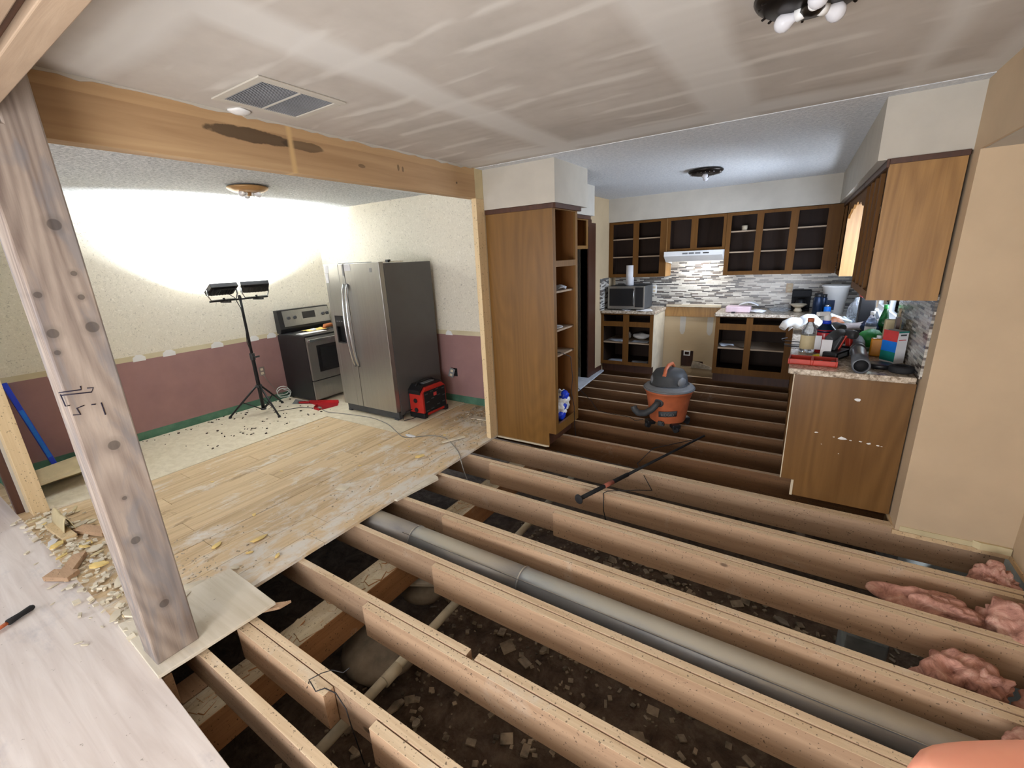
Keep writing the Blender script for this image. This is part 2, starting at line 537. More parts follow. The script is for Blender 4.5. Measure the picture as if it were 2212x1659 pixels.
M['wallpaper'] = mk_wallpaper()
M['drywall'] = mk_drywall()
M['textured'] = mk_textured()
M['textured_kitchen'] = mk_textured('textured_kitchen_ceiling', (204, 208, 212), (226, 228, 230))
M['planks'] = mk_planks()
M['sheet'] = mk_pale_sheet('pale_plywood', (208, 196, 188), (230, 221, 215))
M['sheet2'] = mk_pale_sheet('pale_offcut', (206, 196, 174), (228, 220, 204), (176, 176, 172))
M['underlay'] = mk_pale_sheet('underlayment', (206, 194, 168), (224, 214, 190), (236, 232, 222), 0.8)
M['bluefloor'] = plain('dusty_white_board', (196, 200, 206), 0.7)
M['dirt'] = mk_dirt()
M['mosaic'] = mk_mosaic()
M['granite'] = mk_granite()
M['galv'] = mk_galv()
M['steel'] = mk_steel()
M['fridgeside'] = plain('grey_enamel', (88, 87, 86), 0.4, 0.1, var=0.03)
M['beam'] = mk_beam()
M['pink'] = mk_pink()
M['skin'] = mk_skin()
M['block'] = plain('foundation_block', (140, 146, 146), 0.9, var=0.2, vs=5, bump=0.5, bs=30)
M['concrete'] = plain('pier_concrete', (150, 138, 120), 0.9, var=0.2, vs=8, bump=0.6, bs=24)
M['flake'] = plain('flooring_flake', (232, 204, 132), 0.7, var=0.15)
M['flakepale'] = plain('pale_flake', (220, 210, 188), 0.7, var=0.12)
M['dirtrubble'] = plain('dirt_rubble', (150, 134, 112), 0.9, var=0.45, vs=10)
M['rubble'] = plain('rubble', (176, 164, 144), 0.9, var=0.35, vs=14)
M['hoodlight'] = emit('hood_lens', (255, 244, 225), 5.0)
M['lens'] = emit('flood_lens', (255, 250, 238), 12.0)


# ------------------------------------------------------------------ geometry helpers
class MB:
    """collects shapes; build() links them as one mesh object. o = origin of the thing the coordinates are measured from"""
    def __init__(self, o=(0, 0, 0), T=None):
        self.b = bmesh.new()
        self.o = Vector(o)
        self.T = T

    def _add(self, vs, fs, mi=0, smooth=False):
        nv = []
        for v in vs:
            v = Vector(v)
            if self.T is not None:
                v = self.T @ v
            nv.append(self.b.verts.new(v))
        out = []
        for f in fs:
            try:
                x = self.b.faces.new([nv[i] for i in f])
                x.material_index = mi
                x.smooth = smooth
                out.append(x)
            except ValueError:
                pass
        return nv

    def box(self, x0, y0, z0, x1, y1, z1, mi=0):
        vs = [(x, y, z) for x in (x0, x1) for y in (y0, y1) for z in (z0, z1)]
        return self._add(vs, [(0, 1, 3, 2), (4, 6, 7, 5), (0, 4, 5, 1), (2, 3, 7, 6), (0, 2, 6, 4), (1, 5, 7, 3)], mi)

    def obox(self, c, s, rot=(0, 0, 0), mi=0):
        R = Euler(rot).to_matrix()
        vs = [R @ Vector((x * s[0] / 2, y * s[1] / 2, z * s[2] / 2)) + Vector(c) for x in (-1, 1) for y in (-1, 1) for z in (-1, 1)]
        return self._add(vs, [(0, 1, 3, 2), (4, 6, 7, 5), (0, 4, 5, 1), (2, 3, 7, 6), (0, 2, 6, 4), (1, 5, 7, 3)], mi)

    def cyl(self, p0, p1, r0, r1=None, seg=20, cap=True, smooth=True, mi=0):
        r1 = r0 if r1 is None else r1
        p0, p1 = Vector(p0), Vector(p1)
        d = (p1 - p0).normalized()
        a = d.orthogonal().normalized()
        b = d.cross(a)
        vs = []
        for p, r in ((p0, r0), (p1, r1)):
            for i in range(seg):
                t = 2 * PI * i / seg
                vs.append(p + a * (r * math.cos(t)) + b * (r * math.sin(t)))
        fs = [(i, (i + 1) % seg, seg + (i + 1) % seg, seg + i) for i in range(seg)]
        nv = self._add(vs, fs, mi, smooth)
        if cap:
            for k in (0, 1):
                try:
                    f = self.b.faces.new([nv[k * seg + i] for i in range(seg)])
                    f.material_index = mi
                except ValueError:
                    pass
        return nv

    def lathe(self, c, prof, seg=32, axis=(0, 0, 1), smooth=True, mi=0):
        c = Vector(c)
        d = Vector(axis).normalized()
        a = d.orthogonal().normalized() if abs(d.z) < 0.999 else Vector((1, 0, 0))
        b = d.cross(a)
        vs = []
        for r, z in prof:
            for i in range(seg):
                t = 2 * PI * i / seg
                vs.append(c + d * z + a * (r * math.cos(t)) + b * (r * math.sin(t)))
        fs = []
        for k in range(len(prof) - 1):
            for i in range(seg):
                j = (i + 1) % seg
                fs.append((k * seg + i, k * seg + j, (k + 1) * seg + j, (k + 1) * seg + i))
        nv = self._add(vs, fs, mi, smooth)
        for k in (() if (prof[0] == prof[-1] or abs(prof[0][1] - prof[-1][1]) < 1e-6 and prof[0][0] > .002 and prof[-1][0] > .002 or len(prof) == 2) else (0, len(prof) - 1)):
            if prof[k][0] > 1e-5:
                try:
                    f = self.b.faces.new([nv[k * seg + i] for i in range(seg)])
                    f.material_index = mi
                except ValueError:
                    pass

    def tube(self, pts, r, seg=8, mi=0):
        pts = [Vector(p) for p in pts]
        n = len(pts)
        rs = r if isinstance(r, (list, tuple)) else [r] * n
        vs = []
        prev = None
        for k, p in enumerate(pts):
            d = (pts[min(k + 1, n - 1)] - pts[max(k - 1, 0)]).normalized()
            a = d.orthogonal().normalized() if prev is None else (prev - d * prev.dot(d)).normalized()
            prev = a
            b = d.cross(a)
            for i in range(seg):
                t = 2 * PI * i / seg
                vs.append(p + a * (rs[k] * math.cos(t)) + b * (rs[k] * math.sin(t)))
        fs = [(k * seg + i, k * seg + (i + 1) % seg, (k + 1) * seg + (i + 1) % seg, (k + 1) * seg + i) for k in range(n - 1) for i in range(seg)]
        nv = self._add(vs, fs, mi, True)
        for k in (0, n - 1):
            try:
                self.b.faces.new([nv[k * seg + i] for i in range(seg)]).material_index = mi
            except ValueError:
                pass

    def prism(self, poly, z0, z1, mi=0, plane='xy'):
        """poly: 2D points; plane 'xy' extrudes in z, 'xz' in y, 'yz' in x"""
        def P(p, h):
            return {'xy': (p[0], p[1], h), 'xz': (p[0], h, p[1]), 'yz': (h, p[0], p[1])}[plane]
        n = len(poly)
        vs = [P(p, z0) for p in poly] + [P(p, z1) for p in poly]
        fs = [tuple(range(n)), tuple(range(n, 2 * n))] + [(i, (i + 1) % n, n + (i + 1) % n, n + i) for i in range(n)]
        return self._add(vs, fs, mi)

    def blob(self, c, s, sub=3, amp=0.15, freq=6.0, seed=0, rot=(0, 0, 0), mi=0):
        from mathutils import noise as mn
        t = bmesh.new()
        bmesh.ops.create_icosphere(t, subdivisions=sub, radius=1.0)
        R = Euler(rot).to_matrix()
        vs = []
        for v in t.verts:
            p = v.co.copy()
            k = 1 + amp * mn.noise(p * freq * 0.5 + Vector((seed * 3.1, seed, 0))) + amp * 0.5 * mn.noise(p * freq + Vector((seed, 0, 3)))
            p = Vector((p.x * s[0], p.y * s[1], p.z * s[2])) * k
            vs.append(R @ p + Vector(c))
        fs = [tuple(v.index for v in f.verts) for f in t.faces]
        t.free()
        return self._add(vs, fs, mi, True)

    def grid(self, f, nu, nv, mi=0, smooth=True):
        vs = [f(i / nu, j / nv) for i in range(nu + 1) for j in range(nv + 1)]
        fs = [(i * (nv + 1) + j, (i + 1) * (nv + 1) + j, (i + 1) * (nv + 1) + j + 1, i * (nv + 1) + j + 1) for i in range(nu) for j in range(nv)]
        return self._add(vs, fs, mi, smooth)

    def tops(self, mi=1, nz=0.9):
        self.b.normal_update()
        bmesh.ops.recalc_face_normals(self.b, faces=self.b.faces)
        for f in self.b.faces:
            if f.normal.z > nz:
                f.material_index = mi
        return self

    def build(self, name, mat, parent=None, bevel=0.0, solid=0.0, base=False, sub=0):
        bm = self.b
        bm.normal_update()
        off = self.o.copy()
        if base and parent is None:
            xs = [v.co for v in bm.verts]
            off = Vector(((min(v.x for v in xs) + max(v.x for v in xs)) / 2, (min(v.y for v in xs) + max(v.y for v in xs)) / 2, min(v.z for v in xs)))
        for v in bm.verts:
            v.co -= off
        bmesh.ops.recalc_face_normals(bm, faces=bm.faces)
        me = bpy.data.meshes.new(name)
        bm.to_mesh(me)
        bm.free()
        for m in (mat if isinstance(mat, (list, tuple)) else [mat]):
            me.materials.append(M[m] if isinstance(m, str) else m)
        o = bpy.data.objects.new(name, me)
        COL.objects.link(o)
        if parent is None:
            o.location = off
        else:
            o.parent = parent
        if solid:
            s = o.modifiers.new('solid', 'SOLIDIFY')
            s.thickness = solid
            s.offset = 0
        if bevel:
            b = o.modifiers.new('bevel', 'BEVEL')
            b.width = bevel
            b.segments = 2
            b.limit_method = 'ANGLE'
            b.angle_limit = 0.7
        if sub:
            s = o.modifiers.new('sub', 'SUBSURF')
            s.levels = s.render_levels = sub
        return o


def tag(o, label=None, cat=None, group=None, kind=None):
    if label:
        o['label'] = label
    if cat:
        o['category'] = cat
    if group:
        o['group'] = group
    if kind:
        o['kind'] = kind
    return o


def thing(name, label, cat, loc=(0, 0, 0), rot=(0, 0, 0), group=None):
    o = bpy.data.objects.new(name, None)
    COL.objects.link(o)
    o.location = loc
    o.rotation_euler = rot
    o.empty_display_size = 0.05
    return tag(o, label, cat, group)


def struct(o, label=None):
    o['kind'] = 'structure'
    if label:
        o['label'] = label
    return o


def copy_tree(o, parent=None):
    c = o.copy()
    COL.objects.link(c)
    if parent is not None:
        c.parent = parent
    for ch in list(o.children):
        copy_tree(ch, c)
    return c


def text(name, s, size, loc, rot, mat, parent=None, ext=0.0008):
    cu = bpy.data.curves.new(name, 'FONT')
    cu.body = s
    cu.size = size
    cu.extrude = ext
    cu.align_x = 'CENTER'
    cu.align_y = 'CENTER'
    t = bpy.data.objects.new(name, cu)
    COL.objects.link(t)
    dg = bpy.context.evaluated_depsgraph_get()
    me = bpy.data.meshes.new_from_object(t.evaluated_get(dg))
    bpy.data.objects.remove(t)
    me.materials.clear()
    me.materials.append(M[mat])
    o = bpy.data.objects.new(name, me)
    COL.objects.link(o)
    o.parent = parent
    o.location = loc
    o.rotation_euler = rot
    return o


def holes(mb, u0, u1, w0, w1, d0, d1, rects, put, mi=0):
    """a slab u0..u1 by w0..w1, thickness d0..d1, without the rects (ua, ub, wa, wb)"""
    us = sorted(set([u0, u1] + [r[0] for r in rects] + [r[1] for r in rects]))
    for a, b in zip(us, us[1:]):
        cut = sorted([(r[2], r[3]) for r in rects if r[0] <= a + 1e-6 and r[1] >= b - 1e-6])
        z = w0
        for c0, c1 in cut + [(w1, w1)]:
            if c0 > z + 1e-6:
                put(mb, a, b, z, c0, d0, d1, mi)
            z = max(z, c1)


def put_xz(mb, a, b, z0, z1, d0, d1, mi):       # wall across y
    mb.box(a, d0, z0, b, d1, z1, mi)


def put_yz(mb, a, b, z0, z1, d0, d1, mi):       # wall across x
    mb.box(d0, a, z0, d1, b, z1, mi)


CE = 2.44
# ------------------------------------------------------------------ structure
m = MB()
m.box(-0.09, -3.2, CE, 3.75, 3.24, CE + .08)
struct(m.build('ceiling', 'drywall'), 'bare taped drywall ceiling with white mud bands')
m = MB()
m.box(-1.3, 3.24, CE - .004, 3.2, 6.9, CE + .08)
struct(m.build('ceiling_kitchen', 'textured_kitchen'), 'white textured kitchen ceiling')
m = MB()
m.box(-3.5, -3.2, CE, -0.09, 4.1, CE + .08)
struct(m.build('ceiling_dining', 'textured'), 'white textured dining room ceiling')

# board subfloor of the dining room: individual boards with open seams
m = MB()
x = 0.0
k = 0
while x > -3.3:
    wd = 0.187
    cuts = [0.40]
    y = 0.40 + random.uniform(0.5, 1.9)
    while y < 3.8:
        cuts.append(y)
        y += random.uniform(1.3, 2.2)
    cuts.append(4.0)
    x0 = x - wd + 0.003
    for a, b in zip(cuts, cuts[1:]):
        e = random.uniform(-.006, .004) if k == 0 else 0
        m.box(max(x0, -3.36), a + .0015, -.02, x - .0005 + e, b - .0015, random.uniform(-.0008, .0008))
    x -= wd
    k += 1
struct(m.build('floor', 'planks'), 'old board subfloor of the dining room')
m = MB()
m.box(-3.6, -3.2, -.92, 3.9, 7.0, -.82)
struct(m.build('ground', 'dirt'), 'dark dirt of the crawl space under the open joists')
m = MB()
m.box(-3.5, -3.2, -.82, -3.4, 7.0, -.02)
m.box(3.62, -3.2, -.82, 3.72, 7.0, -.02)
m.box(-3.5, 6.9, -.82, 3.72, 7.0, -.02)
m.box(3.19, 3.7, -.82, 3.30, 6.9, -.02)
m.box(3.19, 3.60, -.82, 3.62, 3.70, -.02)
m.box(-3.5, -3.2, -.82, 3.72, -3.1, -.02)
struct(m.build('wall_foundation', 'block'))

m = MB()
m.box(-3.5, -3.2, -.02, -3.36, 4.1, CE)
wl = struct(m.build('wall_left', 'wallpaper'), 'papered dining wall above a maroon dado')
for y in (1.02, 1.66, 1.93, 2.42, 2.85, 3.08):
    m = MB()
    w_ = random.uniform(.05, .07)
    m.prism([(y - w_, .842), (y - w_ * .9, .885), (y - w_ * .3, .91), (y + w_ * .5, .905), (y + w_, .88), (y + w_ * .95, .842)], -3.361, -3.3585, 0, 'yz')
    m.build('spackle_patch', 'white', wl)
m = MB()
m.box(-3.36, 4.0, -.02, -.1, 4.1, CE)
wb = struct(m.build('wall_back', 'wallpaper'), 'papered dining wall behind the refrigerator')
m = MB()
m.prism([(-1.16, .845), (-1.15, .88), (-1.12, .905), (-1.07, .89), (-1.05, .845)], 3.9985, 4.001, 0, 'xz')
m.build('spackle_patch', 'white', wb)

# partition between dining room and kitchen, with the doorway further back
m = MB()
holes(m, 3.335, 6.75, -.02, CE, -.10, 0.0, [(4.98, 5.60, -.02, 2.05)], put_yz)
struct(m.build('wall_partition', 'tan_wall'), 'tan partition wall with a doorway by the back cabinets')
m = MB()
m.box(-1.25, 4.1, -.02, -1.2, 6.75, CE)
m.box(-1.2, 6.70, -.02, -.1, 6.75, CE)
m.box(-1.2, 4.1, -.02, -.1, 6.7, -.0)
struct(m.build('wall_closet', 'white_paint'))
m = MB()
holes(m, -.10, 3.2, -.82, CE, 6.72, 6.80, [(1.03, 1.2, .02, .27), (1.2, 1.34, .02, .12)], put_xz)
struct(m.build('wall_kitchen', 'tan_wall'), 'tan kitchen back wall with a broken hole at the range gap')
m = MB()
m.box(1.0, 6.79, -.02, 1.4, 6.80, .3)
m.build('wall_cavity', 'darktrim')['kind'] = 'structure'
# right kitchen wall with the window
m = MB()
holes(m, 3.232, 6.75, -.02, CE, 3.06, 3.18, [(4.42, 5.74, 1.05, 2.08)], put_yz)
struct(m.build('wall_right', 'cream_wall'), 'right kitchen wall with the sink window')
m = MB()
m.box(3.06, 3.22, -.02, 3.70, 3.232, 2.11)
struct(m.build('wall_alcove', 'cream_wall'), 'cream wall closing the alcove right of the peninsula')
m = MB()
m.box(3.56, -3.2, -.02, 3.70, 3.22, 2.11)
struct(m.build('wall_side', 'cream_wall'), 'cream wall on the far right of the alcove')
m = MB()
m.box(3.06, -3.2, 2.111, 3.074, 3.232, CE)
m.box(3.0745, -3.2, 2.165, 3.18, 3.215, CE)
struct(m.build('wall_header', 'cream_wall'), 'cream header over the alcove')
m = MB()
m.box(3.075, -3.2, 2.109, 3.70, 3.22, 2.16)
struct(m.build('ceiling_alcove', 'white_paint'), 'white lowered ceiling of the alcove')
m = MB()
holes(m, -3.5, 3.75, -.02, CE, -3.2, -3.1, [(-2.4, -0.2, .7, 2.1), (1.2, 3.1, .6, 2.1)], put_xz)
struct(m.build('wall_front', 'cream_wall'))

# window
win = struct(thing('window_1', 'white framed window over the sink run', 'window', (3.10, 5.08, 1.05)))
del win['category']
m = MB((3.10, 5.08, 1.05))
holes(m, 4.42, 5.74, 1.05, 2.08, 3.09, 3.14, [(4.47, 5.05, 1.10, 2.03), (5.11, 5.69, 1.10, 2.03)], put_yz)
m.build('window_frame', 'white', win)
m = MB((3.10, 5.08, 1.05))
m.box(3.108, 4.47, 1.10, 3.113, 5.69, 2.03)
gm = bpy.data.materials.new('window_glass')
gm.use_nodes = True
gt = gm.node_tree
gt.nodes.remove(gt.nodes['Principled BSDF'])
tr_, gl_, mx_, fr_ = (gt.nodes.new(k) for k in ('ShaderNodeBsdfTransparent', 'ShaderNodeBsdfGlossy', 'ShaderNodeMixShader', 'ShaderNodeFresnel'))
gl_.inputs['Roughness'].default_value = 0.02
fr_.inputs['IOR'].default_value = 1.45
gt.links.new(fr_.outputs[0], mx_.inputs[0])
gt.links.new(tr_.outputs[0], mx_.inputs[1])
gt.links.new(gl_.outputs[0], mx_.inputs[2])
gt.links.new(mx_.outputs[0], gt.nodes['Material Output'].inputs[0])
m.build('window_pane', gm, win)
m = MB((3.10, 5.08, 1.05))
m.box(3.03, 4.38, 1.03, 3.10, 5.78, 1.055)
m.build('window_sill', 'white', win, .003)

# soffits
def soffit(name, x0, y0, x1, y1, label, z0=2.12):
    m = MB()
    m.box(x0, y0, z0, x1, y1, CE)
    return struct(m.build(name, 'white_paint'), label)


soffit('wall_soffit_pantry', 0, 3.335, .69, 3.985, 'white soffit box over the pantry cabinet', 2.115)
soffit('wall_soffit_nook', 0, 3.985, .345, 5.0, 'white soffit box behind the pantry one', 2.12)
soffit('wall_soffit_back', 0, 6.38, 2.68, 6.72, 'long white soffit above the back wall cabinets', 2.125)
soffit('wall_soffit_right', 2.68, 3.335, 3.06, 6.72, 'white soffit above the right hand cabinets', 2.125)

# door opening trim and baseboard
m = MB()
for y0, y1 in ((4.88, 4.98), (5.60, 5.70)):
    m.box(-.10, y0, 0, .022, y1, 2.14)
m.box(-.10, 4.98, 2.05, .022, 5.60, 2.14)
for y0, y1 in ((5.70, 5.86),):
    m.box(0, y0, 0, .016, y1, 2.10)
struct(m.build('door_1', 'darktrim', bevel=.003), 'dark brown casing of the doorway by the back cabinets')
m = MB()
m.box(0, 5.86, 0, .014, 6.12, .09)
struct(m.build('baseboard_partition', 'darktrim'))
# torn base of the alcove wall and plates
m = MB()
m.box(3.05, 3.215, -.05, 3.60, 3.30, -.022)
m.box(3.05, 3.301, -.05, 3.20, 3.47, -.0225)
m.box(3.07, 3.31, -.21, 3.2, 3.60, -.0505)
m.box(3.555, -1.0, -.05, 3.62, 3.22, -.022)
struct(m.build('trim_1', 'stud_y'), 'raw sole plate under the alcove walls')
m = MB()
m.prism([(3.40, 3.2185), (3.555, 3.2185), (3.555, 3.2), (3.50, 3.205), (3.43, 3.2)], -.02, .022)
m.box(3.08, 3.214, -.02, 3.40, 3.2195, .012)
struct(m.build('trim_2', 'tanpaper'))

# tiled splashbacks: thin mosaic sheets glued to the walls
m = MB()
m.box(0.0, 6.708, .91, 3.05, 6.7195, 1.70)
struct(m.build('wall_backsplash', 'mosaic'), 'grey and white strip mosaic behind the back counter')
m = MB()
holes(m, 3.36, 6.72, .91, 1.40, 3.0465, 3.0595, [(4.38, 5.78, 1.03, 1.5)], put_yz)
struct(m.build('wall_backsplash_right', 'mosaic'), 'strip mosaic beside the window')
m = MB()
m.box(.0005, 6.06, .91, .0125, 6.39, 1.36)
struct(m.build('wall_backsplash_left', 'mosaic'))

# ------------------------------------------------------------------ framing
def post():
    t = thing('timber_post', 'thick weathered timber post standing at the corner of the board floor', 'post', (.075, .485, .018))
    m = MB((.075, .485, .018))
    m.prism([(.40, .018), (.57, .018), (.57, 2.436), (.472, 2.436), (.472, 2.203), (.40, 2.203)], 0, .15, 0, 'yz')
    # object coordinates stay world sized: shift mapping through a dedicated mesh offset
    o = m.build('timber', 'post', t, .006)
    for pl in ([(0.39, 1.296), (0.475, 1.285), (0.483, 1.300), (0.466, 1.303)], [(0.388, 1.307), (0.449, 1.302), (0.45, 1.316)],
               [(0.391, 1.300), (0.394, 1.253), (0.405, 1.253)], [(0.405, 1.215), (0.425, 1.210), (0.421, 1.237), (0.443, 1.241)],
               [(0.463, 1.238), (0.475, 1.236)], [(0.492, 1.237), (0.493, 1.187)]):
        m = MB((.075, .485, .018))
        if len(pl) > 1:
            m.tube([(.1505, a, b) for a, b in pl], .0022, 6)
            m.build('marker_line', 'ink', t)
    return t


tp = post()
m = MB()
m.box(-.085, .57, 2.205, 0.0, 3.222, 2.44)
m.box(-.085, .40, 2.205, 0.0, .57, 2.44)
bm_ = m.build('ceiling_beam', 'beam', bevel=.003)
tag(bm_, 'long yellow fir beam with a dark stain spanning from post to stud', 'beam')
t = thing('header_beam', 'double board header running overhead from the post towards the right', 'beam', (1.2, .40, 2.19))
for nm, y0, y1, z0 in (('board', .395, .455, 2.205), ('spacer', .372, .395, 2.225), ('board', .29, .372, 2.205)):
    m = MB((1.2, .40, 2.19))
    m.prism([(-1.7, y0 + .01), (3.05, y0 - .055), (3.05, y1 - .055), (-1.7, y1 + .01)], z0, 2.437)
    m.build(nm, 'header' if nm == 'board' else 'darktrim', t, .003)
m = MB()
y = .60
top = []
while y < 3.2:
    top.append((y, 2.4395 - .006 - abs(random.gauss(0, .006))))
    y += random.uniform(.02, .07)
m.prism(top + [(3.2, 2.4395), (.60, 2.4395)], .0005, .006, 0, 'yz')
struct(m.build('trim_4', 'white_paint'), 'torn drywall edge along the top of the beam')
m = MB()
m.box(-.05, 3.222, 0.0, 0.0, 3.333, 2.205)
o = m.build('wall_stud', 'stud', base=True, bevel=.003)
tag(o, 'new pale stud standing at the right end of the beam beside the pantry', 'stud')
m = MB()
m.box(-.10, 3.30, 0.0, -.051, 3.335, 2.44)
m.box(-.085, 3.2221, 2.205, 0.0, 3.333, 2.44)
struct(m.build('trim_3', 'tanpaper'))

# joists: (y of the main board, x start, darker material?, sisters [(side, x0, x1)])
JT, JB = -.021, -.212
jlab = {0: 'floor joist nearest the camera, single and dusty on top',
        1: 'floor joist with a short block nailed beside it, second from the plywood sheet',
        2: 'doubled floor joist with a broken notch, third from the plywood sheet',
        3: 'doubled floor joist on the near side of the galvanised duct',
        4: 'doubled floor joist on the far side of the galvanised duct',
        5: 'floor joist second beyond the duct with a long board sistered on',
        6: 'floor joist under the round foot of the black pole',
        7: 'floor joist running from the foot of the pale stud',
        8: 'floor joist passing under the pantry cabinet front',
        9: 'floor joist under the tip of the black pole',
        10: 'floor joist carrying the shop vacuum',
        11: 'floor joist just behind the shop vacuum',
        12: 'kitchen joist second behind the shop vacuum',
        13: 'kitchen joist third behind the shop vacuum',
        14: 'kitchen joist fourth behind the shop vacuum',
        15: 'kitchen joist in front of the base cabinets'}
JY = [0.545, .765, 1.17, 1.59, 2.01, 2.435, 2.84, 3.235, 3.66, 4.07, 4.42, 4.86, 5.27, 5.63, 5.98, 6.36]
SIS = {1: [(-1, .19, .90), (-1, 1.17, 3.5)], 2: [(-1, .635, 3.5)], 3: [(-1, .74, 3.5)], 4: [(-1, .45, 3.5)], 5: [(-1, 1.11, 3.5)],
       6: [(-1, .27, 3.5)], 7: [(1, 1.45, 3.05)]}
for i, y in enumerate(JY):
    x0 = -1.3 if i < 8 else -.4
    xe = 3.55
    lo = (x0 + xe) / 2
    t = thing('floor_joist', jlab[i], 'joist', (lo, y + .02, JB), group='floor joists laid bare where the boards are gone')
    m = MB((lo, y + .02, JB))
    gap = None
    if i == 2:          # a gap in the top where a piece broke out
        m.box(x0, y, JB, 1.30, y + .038, JT)
        m.box(1.345, y, JB, xe, y + .038, JT)
        m.box(1.30, y, JB, 1.345, y + .038, JT - .06)
    elif i == 0:
        m.prism([(x0, .535), (.9, .535), (3.5, .505), (3.5, .545), (.9, .575), (x0, .575)], JB, JT)
    else:
        m.box(x0, y, JB, xe, y + .038, JT)
    m.tops().build('joist_board', ['joist', 'joisttop_lit'] if i < 8 else ['joist3', 'joisttop_lit_dark'], t, .0015)
    for (sd, a, b) in SIS.get(i, []):
        m = MB((lo, y + .02, JB))
        y0 = y - .042 if sd < 0 else y + .042
        dz = -.004
        if i == 1 and b < 1:
            m.box(a, y0 - .012, JB + .0, b, y0 + .038, JT - .002)
        else:
            m.box(a, y0, JB - .004, b, y0 + .038, JT + dz)
        m.tops().build('sister_board', ['joist2', 'joisttop_lit'], t, .0015)
# bent plumber wires at the second joist
m = MB()
m.tube([(.78, .71, -.05), (.80, .72, .0), (.83, .76, .012), (.84, .80, -.005), (.90, .815, .0), (.93, .83, .03)], .0022, 6)
tag(m.build('bent_wire', 'wiredark', base=True), 'thin dark wire bent over the top of the second joist', 'wire')
m = MB()
m.tube([(.80, .72, -.012), (.86, .705, -.014), (.88, .735, -.016), (.94, .745, -.016), (1.0, .742, -.06), (1.03, .735, -.14), (1.08, .73, -.3)], .0025, 6)
tag(m.build('hanging_wire', 'wiredark', base=True), 'dark wire hanging down past the end of the short joist block', 'wire')

m = MB()
for k in range(26):
    pass
gx0, gx1 = .20, .375
m.box(gx0, -.6, -.42, gx1, 3.9, JB - .001)
for k in range(60):
    yy = random.uniform(.3, 2.9)
    m.obox((random.uniform(.24, .34), yy, JB - .001), (random.uniform(.02, .07), random.uniform(.05, .2), .012), (random.uniform(-.1, .1), random.uniform(-.1, .1), random.uniform(-.5, .5)))
g = m.tops(1, .8).build('floor_girder', ['girder', 'girdertop'], bevel=.004)
tag(g, 'heavy girder crossing beneath the joists near the board floor', 'girder')
m = MB()
m.box(-.02, .395, -.21, .19, .43, -.03)
m.box(.05, .43, -.33, .19, .54, -.215)
tag(m.build('header_block', 'joist2', base=True, bevel=.003), 'short framing block under the foot of the timber post', 'block')
# round duct
t = thing('air_duct', 'round galvanised air duct lying between two joists', 'duct', (1.2, 1.76, -.22))
m = MB((1.2, 1.76, -.22))
R_ = .088
for a, b in ((-1.2, .36), (.36, 1.22), (1.22, 3.3)):
    m.cyl((a, 1.80, -.125), (b, 1.80, -.125), R_ if a != .36 else R_ - .0015, seg=40)
m.build('pipe', 'galv', t)
for xx in (.36, 1.22):
    m = MB((1.2, 1.76, -.22))
    m.lathe((xx - .006, 1.80, -.125), [(R_ + .0005, 0), (R_ + .004, .003), (R_ + .004, .009), (R_ + .0005, .012)], 40, (1, 0, 0))
    m.build('joint_seam', 'galv', t)
m = MB((1.2, 1.76, -.22))
m.box(.3, 1.735, -.06, 3.25, 1.738, -.054)
m.build('lock_seam', 'galv', t)
# pvc drain
t = thing('drain_pipe', 'dusty white plastic drain pipe running under the joists', 'pipe', (.79, 1.8, -.37))
m = MB((.79, 1.8, -.37))
m.cyl((.835, .2, -.36), (.74, 3.6, -.36), .026, seg=20)
m.build('pipe', 'pvc', t)
m = MB((.79, 1.8, -.37))
m.cyl((.818, 1.06, -.36), (.815, 1.16, -.36), .032, seg=20)
m.build('coupling', 'pvc', t)
# concrete pier pads
m = MB()
m.blob((.42, 1.36, -.62), (.26, .24, .10), 3, .10, 3, 2)
tag(m.build('pier_pad', 'concrete', base=True), 'round dusty concrete pad on the dirt beside the girder', 'concrete pad')
m = MB()
m.blob((.30, 1.86, -.60), (.17, .15, .08), 3, .10, 3, 5)
tag(m.build('pier_pad', 'concrete', base=True), 'smaller concrete pad stacked with wood shims near the duct', 'concrete pad')
for k, (cx, cy, cz) in enumerate(((.34, 1.83, -.50), (.38, 1.80, -.485))):
    m = MB()
    m.obox((cx, cy, cz), (.20, .05, .02), (0, .1, .5 + .1 * k))
    tag(m.build('wood_shim', 'flakepale', base=True), ['lower pale wood shim on the small concrete pad', 'upper pale wood shim on the small concrete pad'][k], 'shim')

# ------------------------------------------------------------------ sheets on the floor
m = MB()
m.prism([(-3.3, -3.05), (3.5, -3.05), (3.5, .30), (2.2, .325), (.90, .362), (.20, .388), (-.37, .405), (-1.2, .44), (-1.35, .452), (-3.3, .455)], -.020, -.001)
tag(m.build('plywood_sheet', 'sheet', bevel=.002), 'large pale dusty plywood floor sheet filling the bottom left corner', 'plywood')
m = MB()
m.prism([(-.32, .395), (.215, .378), (.225, .50), (.245, .89), (-.05, .90), (-.26, .905), (-.30, .60)], .001, .018)
tag(m.build('plywood_offcut', 'sheet2', base=True, bevel=.002), 'small pale plywood offcut under the foot of the timber post', 'plywood')
m = MB()
m.prism([(-3.35, 1.0), (-3.35, 3.99), (-.95, 3.99), (-.93, 2.905), (-2.14, 2.89), (-2.125, 1.0), (-2.3, .55), (-3.35, .55)], .001, .008)
tag(m.build('underlayment_sheet', 'underlay'), 'pale stapled underlayment under the tripod and refrigerator', 'underlayment')
m = MB()
m.prism([(-1.15, 4.15), (.14, 4.15), (.139, 4.96), (.06, 6.10), (-.02, 6.10), (-1.15, 6.1)], .001, .02)
tag(m.build('floor_board', 'bluefloor', base=True), 'dusty white board in the doorway behind the pantry', 'board')
